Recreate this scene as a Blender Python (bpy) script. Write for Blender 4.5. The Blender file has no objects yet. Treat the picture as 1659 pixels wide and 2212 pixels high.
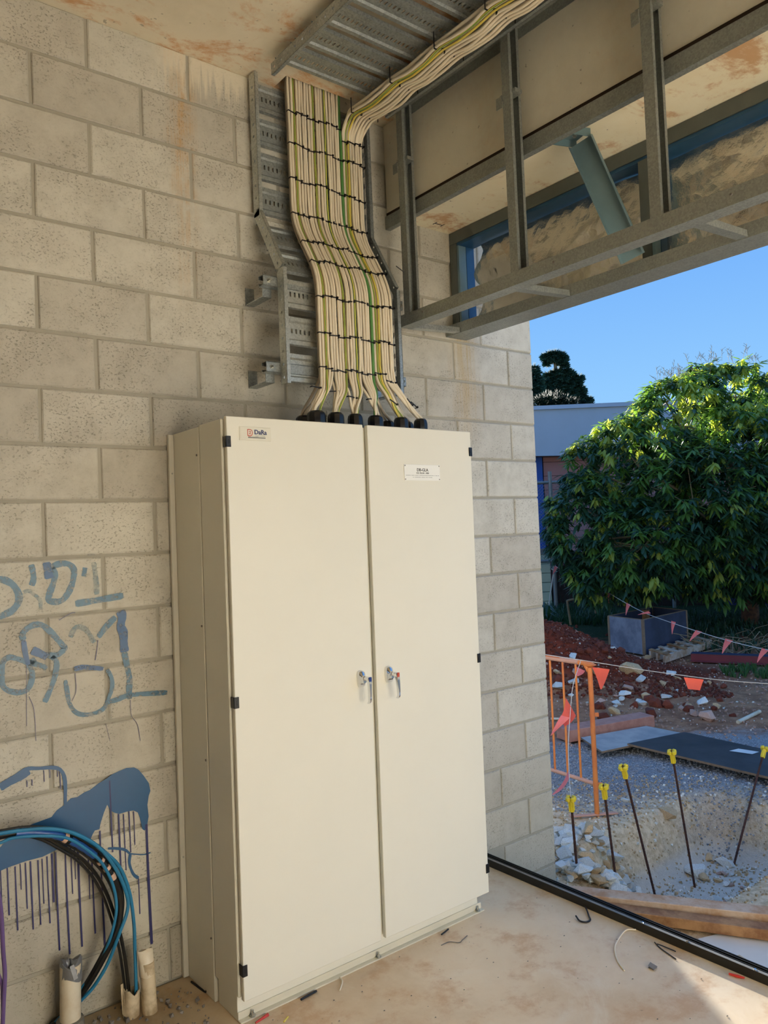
import bpy, bmesh, math, random
from mathutils import Vector, Matrix, noise as mnoise
from mathutils.geometry import tessellate_polygon
random.seed(7)
SC = bpy.context.scene
COL = SC.collection
V = Vector
PI = math.pi

# ------------------------------------------------------------------ camera
cam_d = bpy.data.cameras.new('camera'); cam = bpy.data.objects.new('camera', cam_d); COL.objects.link(cam)
cam_d.sensor_fit = 'HORIZONTAL'; cam_d.sensor_width = 36.0
cam_d.lens = 36.0 * 1684.845 / 1659.0
cam_d.clip_start = 0.05; cam_d.clip_end = 400
RGT = V((0.78642945, -0.61621945, -0.04245359)); DWN = V((-0.01624075, 0.04807813, -0.99871154)); FWD = V((0.61746657, 0.78610564, 0.02780219))
cm = Matrix.Identity(4)
for i in range(3):
    cm[i][0] = RGT[i]; cm[i][1] = -DWN[i]; cm[i][2] = -FWD[i]
cm[0][3], cm[1][3], cm[2][3] = -3.34323, -2.86258, 1.63561
cam.matrix_world = cm
SC.camera = cam

# ------------------------------------------------------------------ colour management, sky, sun
SC.view_settings.view_transform = 'Standard'
SC.view_settings.look = 'None'
SC.view_settings.gamma = 1.0
SC.view_settings.use_curve_mapping = False
SC.view_settings.exposure = 0.0
try:
    SC.cycles.use_denoising = True
    SC.cycles.max_bounces = 10; SC.cycles.diffuse_bounces = 6
    SC.cycles.sample_clamp_indirect = 6.0
except Exception:
    pass

def lin(r, g, b):
    def f(c):
        c /= 255.0
        return c / 12.92 if c <= 0.04045 else ((c + 0.055) / 1.055) ** 2.4
    return (f(r), f(g), f(b), 1.0)

world = bpy.data.worlds.new('sky'); SC.world = world; world.use_nodes = True
wn = world.node_tree; wn.nodes.clear()
wo = wn.nodes.new('ShaderNodeOutputWorld'); wb = wn.nodes.new('ShaderNodeBackground')
wt = wn.nodes.new('ShaderNodeTexCoord'); ws = wn.nodes.new('ShaderNodeSeparateXYZ'); wr = wn.nodes.new('ShaderNodeValToRGB')
wn.links.new(wt.outputs['Generated'], ws.inputs[0]); wn.links.new(ws.outputs['Z'], wr.inputs[0])
wn.links.new(wr.outputs[0], wb.inputs[0]); wn.links.new(wb.outputs[0], wo.inputs[0])
e = wr.color_ramp.elements
e[0].position = 0.0; e[0].color = lin(170, 214, 255)
e[1].position = 1.0; e[1].color = lin(98, 158, 238)
for pos, c in ((0.16, lin(146, 203, 255)), (0.29, lin(124, 184, 253)), (0.55, lin(112, 172, 247))):
    q = e.new(pos); q.color = c
wb.inputs[1].default_value = SKY_STRENGTH = 1.0

SUN_EL = math.radians(14.25)
SUN_TO = V((-0.525 * math.cos(SUN_EL), -0.851 * math.cos(SUN_EL), -math.sin(SUN_EL)))
sun_d = bpy.data.lights.new('sun', 'SUN'); sun = bpy.data.objects.new('sun', sun_d); COL.objects.link(sun)
sun_d.energy = 28.0; sun_d.angle = math.radians(2.2); sun_d.color = (1.0, 0.965, 0.87)
sun.rotation_euler = SUN_TO.to_track_quat('-Z', 'Y').to_euler(); sun.location = (10, 20, 12)

# ------------------------------------------------------------------ node helper
class NT:
    def __init__(s, name):
        s.m = bpy.data.materials.new(name); s.m.use_nodes = True; s.t = s.m.node_tree
        s.b = s.t.nodes['Principled BSDF']; s.o = s.t.nodes['Material Output']
        s._p = None; s._c = None
    def n(s, k): return s.t.nodes.new(k)
    def L(s, a, b): s.t.links.new(a, b)
    def put(s, sock, v):
        if hasattr(v, 'is_linked'): s.L(v, sock)
        else: sock.default_value = v
    def pos(s):
        if s._p is None: s._p = s.n('ShaderNodeNewGeometry').outputs['Position']
        return s._p
    def obj(s):
        if s._c is None: s._c = s.n('ShaderNodeTexCoord').outputs['Object']
        return s._c
    def rnd(s): return s.n('ShaderNodeObjectInfo').outputs['Random']
    def math(s, op, a, b=0.0, clamp=False):
        q = s.n('ShaderNodeMath'); q.operation = op; q.use_clamp = clamp; s.put(q.inputs[0], a); s.put(q.inputs[1], b); return q.outputs[0]
    def scalev(s, v, sc):
        q = s.n('ShaderNodeVectorMath'); q.operation = 'MULTIPLY'; s.L(v, q.inputs[0]); q.inputs[1].default_value = sc; return q.outputs[0]
    def noise(s, v, scale, detail=4.0, rough=0.6, dist=0.0):
        q = s.n('ShaderNodeTexNoise'); s.L(v, q.inputs['Vector']); q.inputs['Scale'].default_value = scale
        q.inputs['Detail'].default_value = detail; q.inputs['Roughness'].default_value = rough; q.inputs['Distortion'].default_value = dist
        return q.outputs[0]
    def voro(s, v, scale, out='Distance'):
        q = s.n('ShaderNodeTexVoronoi'); s.L(v, q.inputs['Vector']); q.inputs['Scale'].default_value = scale; return q.outputs[out]
    def sm(s, v, a, b, c=0.0, d=1.0):
        q = s.n('ShaderNodeMapRange'); q.interpolation_type = 'SMOOTHSTEP'; s.put(q.inputs[0], v)
        for i, x in enumerate((a, b, c, d)): q.inputs[i + 1].default_value = x
        return q.outputs[0]
    def mix(s, f, a, b, bt='MIX'):
        q = s.n('ShaderNodeMix'); q.data_type = 'RGBA'; q.blend_type = bt
        s.put(q.inputs[0], f); s.put(q.inputs[6], a); s.put(q.inputs[7], b); return q.outputs[2]
    def xyz(s, v):
        q = s.n('ShaderNodeSeparateXYZ'); s.L(v, q.inputs[0]); return q.outputs
    def bump(s, h, strength=0.3, dist=0.01):
        q = s.n('ShaderNodeBump'); q.inputs['Strength'].default_value = strength; q.inputs['Distance'].default_value = dist
        s.L(h, q.inputs['Height']); s.L(q.outputs[0], s.b.inputs['Normal'])
    def fin(s, col=None, rough=None, metal=None, spec=None):
        if col is not None: s.put(s.b.inputs['Base Color'], col)
        if rough is not None: s.put(s.b.inputs['Roughness'], rough)
        if metal is not None: s.put(s.b.inputs['Metallic'], metal)
        if spec is not None: s.b.inputs['Specular IOR Level'].default_value = spec
        return s.m

MATS = {}
def simple(name, rgb, rough=0.6, metal=0.0, var=0.12, scale=9.0, bump=0.0, bscale=60.0, spec=0.5, rgb2=None, rnd=0.0):
    t = NT(name); c1 = lin(*rgb); c2 = lin(*rgb2) if rgb2 else tuple(x * (1 - var) for x in c1[:3]) + (1,)
    f = t.sm(t.noise(t.obj(), scale, 5, 0.65), 0.35, 0.68)
    col = t.mix(f, c1, c2)
    if rnd:
        k = t.sm(t.rnd(), 0, 1, 1 - rnd, 1 + rnd)
        q = t.n('ShaderNodeCombineXYZ')
        for i in range(3): t.L(k, q.inputs[i])
        col = t.mix(1.0, col, q.outputs[0], 'MULTIPLY')
    if bump: t.bump(t.noise(t.obj(), bscale, 4, 0.6), bump, 0.004)
    MATS[name] = t.fin(col, rough, metal, spec)
    return MATS[name]

# ---- masonry, concrete
def block_material():
    t = NT('concrete_block'); P = t.pos(); x, y, z = t.xyz(P)
    big = t.noise(P, 2.2, 3, 0.6); mid = t.noise(P, 9, 5, 0.7); fine = t.noise(P, 70, 3, 0.7)
    col = t.mix(t.sm(mid, 0.3, 0.72), lin(212, 211, 203), lin(192, 190, 181))
    col = t.mix(t.sm(big, 0.42, 0.7, 0, 0.55), col, lin(221, 220, 212))
    tint = t.mix(t.rnd(), lin(232, 228, 222), lin(255, 253, 248))
    col = t.mix(1.0, col, tint, 'MULTIPLY')
    patch = t.sm(t.noise(P, 4.5, 4, 0.65), 0.40, 0.60, 0.12, 1.0)
    pits = t.math('MULTIPLY', t.math('MAXIMUM', t.sm(t.noise(t.scalev(P, (1, 1, 1.5)), 52, 3, 0.6), 0.60, 0.69), t.sm(t.noise(t.scalev(P, (1, 1, 1.3)), 105, 2, 0.6), 0.57, 0.66)), patch)
    pits2 = t.math('MULTIPLY', t.sm(fine, 0.66, 0.74), 0.5)
    pit = t.math('MAXIMUM', pits, pits2)
    col = t.mix(t.math('MULTIPLY', pit, 0.5), col, lin(112, 106, 92))
    # rust run below the slab, lime runs beside it, second tan run by the wall end
    wob = t.math('MULTIPLY', t.math('SUBTRACT', t.noise(t.scalev(P, (1, 1, 1)), 7, 3), 0.5), 0.10)
    xs = t.math('ABSOLUTE', t.math('ADD', t.math('ADD', x, 2.035), wob))
    streak = t.noise(t.scalev(P, (60, 60, 2.5)), 1.0, 3, 0.6)
    m = t.math('MULTIPLY', t.sm(xs, 0.085, 0.0), t.sm(z, 2.35, 3.35))
    m = t.math('MULTIPLY', m, t.math('MULTIPLY', t.sm(streak, 0.30, 0.72), t.sm(t.noise(P, 16, 4, 0.7), 0.28, 0.62)))
    col = t.mix(t.math('MULTIPLY', m, 0.85), col, lin(196, 150, 82))
    xs2 = t.math('ABSOLUTE', t.math('ADD', t.math('ADD', x, 0.53), wob))
    m2 = t.math('MULTIPLY', t.sm(xs2, 0.14, 0.0), t.math('MULTIPLY', t.sm(z, 1.95, 2.4), t.sm(streak, 0.3, 0.7, 0.25, 0.8)))
    col = t.mix(m2, col, lin(186, 160, 112))
    lime = t.math('MULTIPLY', t.sm(t.math('ADD', z, t.math('MULTIPLY', streak, 0.35)), 3.62, 3.72), t.math('MULTIPLY', t.sm(x, -2.2, -2.02), t.sm(x, -1.66, -1.76)))
    col = t.mix(t.math('MULTIPLY', lime, 0.85), col, lin(226, 218, 198))
    # foot of the wall, grimy and darker towards the bottom
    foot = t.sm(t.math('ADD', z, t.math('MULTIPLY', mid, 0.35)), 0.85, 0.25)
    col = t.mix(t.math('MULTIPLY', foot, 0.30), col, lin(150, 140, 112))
    h = t.math('SUBTRACT', t.math('MULTIPLY', fine, 0.5), pit)
    t.bump(h, 0.45, 0.004)
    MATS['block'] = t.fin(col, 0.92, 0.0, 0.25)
block_material()

def mortar_material():
    t = NT('mortar'); P = t.pos(); f = t.noise(P, 14, 4, 0.6)
    col = t.mix(f, lin(180, 176, 163), lin(160, 155, 141)); t.bump(t.noise(P, 120, 2), 0.3, 0.003)
    MATS['mortar'] = t.fin(col, 0.95, 0, 0.2)
mortar_material()

def slab_material(name, base, dark, rust_amt, seed):
    t = NT(name); P = t.pos(); Q = t.n('ShaderNodeVectorMath'); Q.operation = 'ADD'; t.L(P, Q.inputs[0]); Q.inputs[1].default_value = (seed, seed * .7, 0); Q = Q.outputs[0]
    col = t.mix(t.sm(t.noise(Q, 1.6, 6, 0.7), 0.35, 0.7), lin(*base), lin(*dark))
    a = t.noise(t.scalev(Q, (1.0, 1.6, 1)), 2.3, 7, 0.72, 0.6)
    b = t.noise(Q, 26, 4, 0.7)
    rust = t.sm(t.math('ADD', a, t.math('MULTIPLY', t.math('SUBTRACT', b, 0.5), 0.28)), 0.49, 0.66)
    col = t.mix(t.math('MULTIPLY', rust, rust_amt), col, lin(204, 146, 88))
    rust2 = t.sm(t.noise(Q, 3.1, 8, 0.8, 1.0), 0.57, 0.70)
    col = t.mix(t.math('MULTIPLY', rust2, rust_amt * .8), col, lin(172, 108, 58))
    spk = t.sm(t.noise(Q, 40, 2, 0.5), 0.70, 0.76)
    col = t.mix(t.math('MULTIPLY', spk, 0.55), col, lin(112, 104, 88))
    t.bump(t.noise(Q, 30, 5, 0.7), 0.12, 0.004)
    MATS[name] = t.fin(col, 0.75, 0, 0.35)
slab_material('ceiling_concrete', (228, 218, 196), (212, 202, 178), 0.8, 3.1)
slab_material('soffit_lit_concrete', (250, 242, 216), (242, 230, 198), 0.75, 9.7)  # beam concrete with rust, base paled in place of bounced light
slab_material('beam_concrete', (232, 228, 212), (216, 211, 195), 0.10, 5.3)
slab_material('dark_wall', (96, 92, 84), (80, 76, 68), 0.0, 2.3)  # dark so the unseen left side sends back little light
slab_material('bounce_white', (240, 238, 232), (232, 228, 220), 0.0, 1.3)  # white for the unseen front wall, to throw sunlight back

def floor_material():
    t = NT('floor_concrete'); P = t.pos(); x, y, z = t.xyz(P)
    a = t.noise(P, 1.3, 7, 0.68, 0.4); b = t.noise(P, 5, 6, 0.7); c = t.noise(P, 55, 3, 0.6)
    col = t.mix(t.sm(a, 0.32, 0.68), lin(240, 220, 190), lin(222, 196, 160))
    col = t.mix(t.sm(b, 0.48, 0.68, 0, 0.8), col, lin(210, 170, 128))
    col = t.mix(t.sm(t.noise(P, 2.1, 6, 0.7, 1.2), 0.56, 0.7, 0, 0.5), col, lin(240, 226, 202))
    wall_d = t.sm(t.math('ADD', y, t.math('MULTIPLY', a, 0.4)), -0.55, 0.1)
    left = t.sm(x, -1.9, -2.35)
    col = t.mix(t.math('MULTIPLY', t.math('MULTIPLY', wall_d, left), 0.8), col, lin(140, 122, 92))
    crack = t.sm(t.math('ABSOLUTE', t.math('SUBTRACT', t.noise(P, 1.9, 3, 0.5, 0.8), 0.5)), 0.006, 0.0)
    spk = t.sm(t.noise(P, 34, 3, 0.6), 0.68, 0.76)
    col = t.mix(t.math('MULTIPLY', spk, 0.45), col, lin(118, 96, 72))
    edge = t.sm(x, -0.80, -0.62)
    col = t.mix(t.math('MULTIPLY', edge, 0.25), col, lin(170, 150, 96))
    t.bump(t.math('ADD', t.math('MULTIPLY', b, 0.5), t.math('MULTIPLY', c, 0.25)), 0.12, 0.006)
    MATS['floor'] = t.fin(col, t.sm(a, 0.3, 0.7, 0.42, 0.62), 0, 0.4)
floor_material()

# ---- metals
def galv(name, c1, c2, rough, metal=0.85):
    t = NT(name); O = t.obj()
    sp = t.voro(O, 170, 'Color'); f = t.xyz(sp)[0]
    f = t.math('ADD', t.math('MULTIPLY', f, 0.40), t.math('MULTIPLY', t.noise(O, 7, 4, 0.6), 0.60))
    col = t.mix(t.sm(f, 0.2, 0.8), lin(*c1), lin(*c2))
    MATS[name] = t.fin(col, t.sm(f, 0, 1, rough - 0.08, rough + 0.1), metal, 0.5)
galv('galv', (178, 184, 184), (146, 152, 152), 0.40, 0.7)
galv('galv_lit', (206, 209, 204), (172, 176, 172), 0.36, 0.75)  # galv a tone paler, for tray and frame pieces in more light
galv('galv_stud', (160, 164, 158), (140, 144, 139), 0.46, 0.45)
simple('steel_blue', (122, 150, 158), 0.5, 0.25, 0.14, 5, 0.1, 40)
simple('steel_navy', (48, 92, 128), 0.45, 0.2, 0.15, 5)
simple('steel_dark_grey', (112, 118, 114), 0.5, 0.4, 0.15, 6)
simple('chrome', (226, 228, 230), 0.12, 1.0, 0.03, 20)
simple('bolt_zinc', (190, 190, 182), 0.3, 0.9, 0.15, 40)
simple('sill_black', (44, 42, 36), 0.42, 0.3, 0.2, 8, 0.1, 30)
simple('sill_dust', (150, 146, 134), 0.5, 0.5, 0.25, 20)
def foil_material():
    t = NT('foil'); O = t.obj()
    n1 = t.noise(O, 5, 3, 0.55); n2 = t.voro(O, 22); n3 = t.noise(O, 70, 3, 0.6)
    t.bump(t.math('ADD', t.math('MULTIPLY', n1, 1.0), t.math('ADD', t.math('MULTIPLY', n2, 0.55), t.math('MULTIPLY', n3, 0.22))), 0.42, 0.014)
    MATS['foil'] = t.fin(t.mix(t.sm(n1, 0.3, 0.7), lin(222, 220, 214), lin(200, 198, 192)), 0.24, 1.0)
foil_material()

# ---- cabinet, plastics, cables
simple('cabinet_cream', (230, 227, 213), 0.42, 0.0, 0.02, 3, 0.04, 220)
simple('cabinet_trim', (220, 217, 204), 0.45, 0.0, 0.06, 8)
simple('seal_brown', (104, 92, 76), 0.7, 0, 0.1)
simple('black_plastic', (22, 22, 24), 0.35, 0, 0.2, 20)
simple('gland_black', (20, 21, 26), 0.28, 0, 0.2, 20)
simple('tie_black', (20, 15, 16), 0.5, 0, 0.2, 30)
simple('cable_white', (234, 222, 198), 0.5, 0, 0.05, 16, rnd=0.06)
simple('cable_grey', (176, 164, 146), 0.55, 0, 0.06, 16)
simple('cable_green', (84, 140, 70), 0.5, 0, 0.1, 16)
simple('cable_yellow', (226, 208, 96), 0.5, 0, 0.08, 16)
simple('cable_black', (30, 29, 26), 0.42, 0, 0.3, 14)
simple('cable_blue', (40, 128, 172), 0.45, 0, 0.15, 10)
simple('cable_purple', (108, 84, 140), 0.5, 0, 0.15, 10)
simple('tape_blue', (36, 84, 158), 0.35, 0, 0.2, 30)
simple('tape_tan', (222, 184, 158), 0.5, 0, 0.15, 30)
simple('pvc_white', (222, 212, 190), 0.45, 0, 0.1, 8, rgb2=(202, 184, 152))
simple('pvc_dirty', (214, 198, 168), 0.6, 0, 0.1, 12, 0.3, 30, rgb2=(160, 140, 108))
simple('pvc_grey', (132, 126, 114), 0.6, 0, 0.15, 10)
simple('duct_tape', (140, 142, 146), 0.35, 0.3, 0.2, 12, 0.4, 40)
simple('plate_silver', (226, 220, 200), 0.3, 0.12, 0.05, 4)
simple('plate_white', (240, 240, 234), 0.4, 0, 0.02)
simple('ink_navy', (38, 52, 104), 0.5, 0, 0.02)
simple('ink_red', (196, 70, 44), 0.5, 0, 0.02)
simple('ink_grey', (112, 112, 110), 0.5, 0, 0.02)
simple('ink_black', (40, 40, 40), 0.5, 0, 0.02)
simple('lock_blue', (26, 56, 130), 0.4, 0, 0.05)
simple('lock_red', (190, 74, 48), 0.4, 0, 0.05)
simple('red_plastic', (206, 60, 42), 0.4, 0, 0.1)
simple('dust_grey', (128, 122, 116), 0.8, 0, 0.2, 30)
# ---- paint film on the wall
def paint(name, rgb, alpha, cut):
    t = NT(name); P = t.pos()
    f = t.noise(t.scalev(P, (1, 1, 1)), 42, 4, 0.75); g = t.noise(P, 12, 4, 0.7)
    col = t.mix(g, lin(*rgb), tuple(c * 0.72 for c in lin(*rgb)[:3]) + (1,))
    a = t.sm(t.math('ADD', f, t.math('MULTIPLY', t.math('SUBTRACT', g, 0.5), 0.5)), cut - 0.16, cut + 0.2, alpha, min(1.0, alpha * 0.25 + (0.0 if cut < 0.9 else 1)))
    if cut < 0.9: t.put(t.b.inputs['Alpha'], a)
    MATS[name] = t.fin(col, 0.35, 0, 0.5)
paint('paint_dark', (36, 92, 146), 0.95, 0.60)
paint('paint_mid', (80, 128, 158), 0.86, 0.56)
paint('paint_pale', (124, 154, 164), 0.6, 0.50)
paint('paint_wet', (20, 90, 142), 1.0, 2.0)
paint('paint_drip', (38, 42, 104), 1.0, 2.0)
# ---- outdoors
simple('barrier_orange', (226, 136, 66), 0.5, 0, 0.15, 5, rgb2=(206, 112, 62))
simple('barrier_faded', (214, 160, 134), 0.6, 0, 0.15, 6)
def fabric(name, rgb):
    t = NT(name)
    c = lin(*rgb); t.fin(c, 0.6)
    tr = t.n('ShaderNodeBsdfTranslucent'); tr.inputs[0].default_value = c
    mx = t.n('ShaderNodeMixShader'); mx.inputs[0].default_value = 0.35
    t.L(t.b.outputs[0], mx.inputs[1]); t.L(tr.outputs[0], mx.inputs[2]); t.L(mx.outputs[0], t.o.inputs[0]); MATS[name] = t.m
fabric('flag_orange', (255, 108, 84)); fabric('flag_pink', (255, 136, 132))
simple('string_white', (214, 204, 190), 0.8, 0, 0.1)
simple('rebar_rust', (92, 58, 46), 0.85, 0.2, 0.3, 40, 0.5, 120, rgb2=(64, 40, 34))
simple('cap_yellow', (246, 214, 46), 0.4, 0, 0.08, 14)
simple('stone_pale', (226, 224, 214), 0.9, 0, 0.2, 14, 0.4, 40, rgb2=(192, 188, 178), rnd=0.15)
simple('stone_tan', (214, 182, 138), 0.9, 0, 0.2, 14, 0.4, 40, rgb2=(176, 148, 112), rnd=0.15)
simple('stone_pink', (194, 158, 138), 0.9, 0, 0.2, 14, 0.4, 40, rnd=0.15)
simple('clod_red', (120, 58, 38), 0.95, 0, 0.3, 14, 0.5, 40, rnd=0.2)
simple('gravel_blue', (166, 168, 172), 0.9, 0, 0.3, 26, 0.0, rgb2=(112, 114, 122))
simple('timber_weathered', (212, 192, 172), 0.8, 0, 0.2, 8, 0.3, 60, rgb2=(184, 144, 108))
simple('timber_brown', (186, 142, 96), 0.7, 0, 0.2, 8, 0.3, 60, rgb2=(134, 88, 52))
simple('ply_grey_blue', (178, 176, 170), 0.45, 0, 0.2, 5, rgb2=(150, 150, 150))
simple('ply_black', (52, 50, 50), 0.45, 0, 0.3, 4, rgb2=(70, 68, 68))
simple('ply_edge', (140, 116, 90), 0.8, 0, 0.2, 20)
simple('form_blue', (138, 144, 158), 0.5, 0, 0.3, 4, rgb2=(104, 108, 122))
simple('form_dark', (60, 66, 88), 0.5, 0, 0.3, 4, rgb2=(46, 50, 68))
simple('brick_red_grey', (186, 136, 118), 0.85, 0, 0.2, 10, rgb2=(168, 116, 100))
simple('beam_red', (126, 50, 58), 0.5, 0, 0.1, 5)
simple('beam_blue_grey', (56, 60, 84), 0.5, 0, 0.1, 5)
simple('sheet_white', (226, 224, 218), 0.6, 0, 0.08, 4)
simple('fascia', (172, 182, 196), 0.5, 0, 0.04, 2)
simple('fascia_edge', (170, 182, 200), 0.5, 0, 0.04, 2)
simple('eave_brown', (112, 92, 80), 0.7, 0, 0.1)
simple('board_pink', (178, 122, 116), 0.75, 0, 0.08, 2)
simple('post_blue', (30, 78, 160), 0.5, 0, 0.1, 3)
simple('wall_navy', (28, 34, 96), 0.6, 0, 0.15, 3)
simple('dark_brown', (58, 44, 36), 0.9, 0, 0.3, 10)
simple('pipe_grey', (136, 138, 136), 0.5, 0.4, 0.15, 8)
simple('pier_green', (196, 206, 180), 0.8, 0, 0.08, 5)
simple('bark', (112, 76, 52), 0.95, 0, 0.3, 14, 0.8, 30, rgb2=(72, 50, 38))
simple('twig', (150, 132, 104), 0.9, 0, 0.2, 12)
def leafmat(name, rgb, rough, tl):
    t = NT(name)
    c = lin(*rgb); f = t.noise(t.pos(), 1.7, 3)
    col = t.mix(f, c, tuple(x * 0.6 for x in c[:3]) + (1,))
    t.fin(col, rough, 0, 0.5 if rough < .6 else 0.05)
    tr = t.n('ShaderNodeBsdfTranslucent'); t.put(tr.inputs[0], tuple(min(1, x * y) for x, y in zip(c[:3], (1.9, 1.7, 0.8))) + (1,))
    mx = t.n('ShaderNodeMixShader'); mx.inputs[0].default_value = tl
    t.L(t.b.outputs[0], mx.inputs[1]); t.L(tr.outputs[0], mx.inputs[2]); t.L(mx.outputs[0], t.o.inputs[0]); MATS[name] = t.m
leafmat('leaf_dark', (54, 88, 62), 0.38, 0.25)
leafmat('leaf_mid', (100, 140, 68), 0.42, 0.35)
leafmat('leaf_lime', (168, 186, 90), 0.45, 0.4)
leafmat('leaf_pine', (74, 104, 82), 1.0, 0.0)
leafmat('leaf_bush', (32, 50, 36), 0.8, 0.05)
leafmat('grass_blade', (86, 118, 74), 0.7, 0.25)

def ground_material():
    t = NT('ground'); P = t.pos(); x, y, z = t.xyz(P)
    a = t.noise(P, 0.9, 6, 0.7); b = t.noise(P, 4, 6, 0.75); c = t.noise(P, 26, 4, 0.7); d = t.noise(P, 90, 2, 0.6)
    wob = t.math('MULTIPLY', t.math('SUBTRACT', b, 0.5), 1.1)
    brown = t.mix(t.sm(b, 0.35, 0.65), lin(178, 130, 96), lin(134, 92, 68))
    sand = t.mix(t.sm(c, 0.35, 0.65), lin(226, 204, 170), lin(196, 170, 134))
    red = t.mix(t.sm(b, 0.3, 0.7), lin(138, 62, 38), lin(98, 44, 30))
    grav = t.mix(t.sm(d, 0.35, 0.65), lin(164, 164, 164), lin(116, 116, 118))
    green = t.mix(c, lin(40, 58, 36), lin(60, 74, 44))
    # distance from the wall end towards the yard
    r = t.math('ADD', t.math('ADD', t.math('MULTIPLY', x, 0.62), t.math('MULTIPLY', y, 0.79)), wob)
    col = t.mix(t.sm(r, 1.15, 2.0), sand, grav)
    col = t.mix(t.sm(r, 3.0, 3.5), col, brown)
    ex = t.math('ADD', t.math('MULTIPLY', t.math('SUBTRACT', x, 4.9), 0.72), t.math('MULTIPLY', t.math('SUBTRACT', y, 4.4), -0.69))
    ey = t.math('ADD', t.math('MULTIPLY', t.math('SUBTRACT', x, 4.9), 0.69), t.math('MULTIPLY', t.math('SUBTRACT', y, 4.4), 0.72))
    md = t.math('SQRT', t.math('ADD', t.math('POWER', t.math('DIVIDE', t.math('ABSOLUTE', ex), 2.8), 2.0), t.math('POWER', t.math('DIVIDE', t.math('ABSOLUTE', ey), 1.35), 2.0)))
    md = t.math('ADD', md, t.math('MULTIPLY', wob, 0.25))
    col = t.mix(t.sm(md, 1.1, 0.75), col, red)
    col = t.mix(t.sm(r, 8.6, 9.6), col, green)
    pit = t.sm(z, -0.66, -0.74)
    col = t.mix(pit, col, t.mix(c, lin(216, 208, 194), lin(190, 178, 162)))
    spk = t.sm(t.noise(P, 38, 2, 0.5), 0.68, 0.75)
    col = t.mix(t.math('MULTIPLY', spk, 0.6), col, lin(222, 210, 190))
    t.bump(t.math('ADD', t.math('MULTIPLY', c, 0.6), t.math('MULTIPLY', d, 0.4)), 0.8, 0.02)
    MATS['ground'] = t.fin(col, 0.95, 0, 0.2)
ground_material()
def apron_material():
    t = NT('yard_apron'); P = t.pos()
    MATS['apron'] = t.fin(t.mix(t.noise(P, 1.2, 5), lin(188, 176, 156), lin(166, 152, 132)), 0.9, 0, 0.2)
apron_material()

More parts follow.
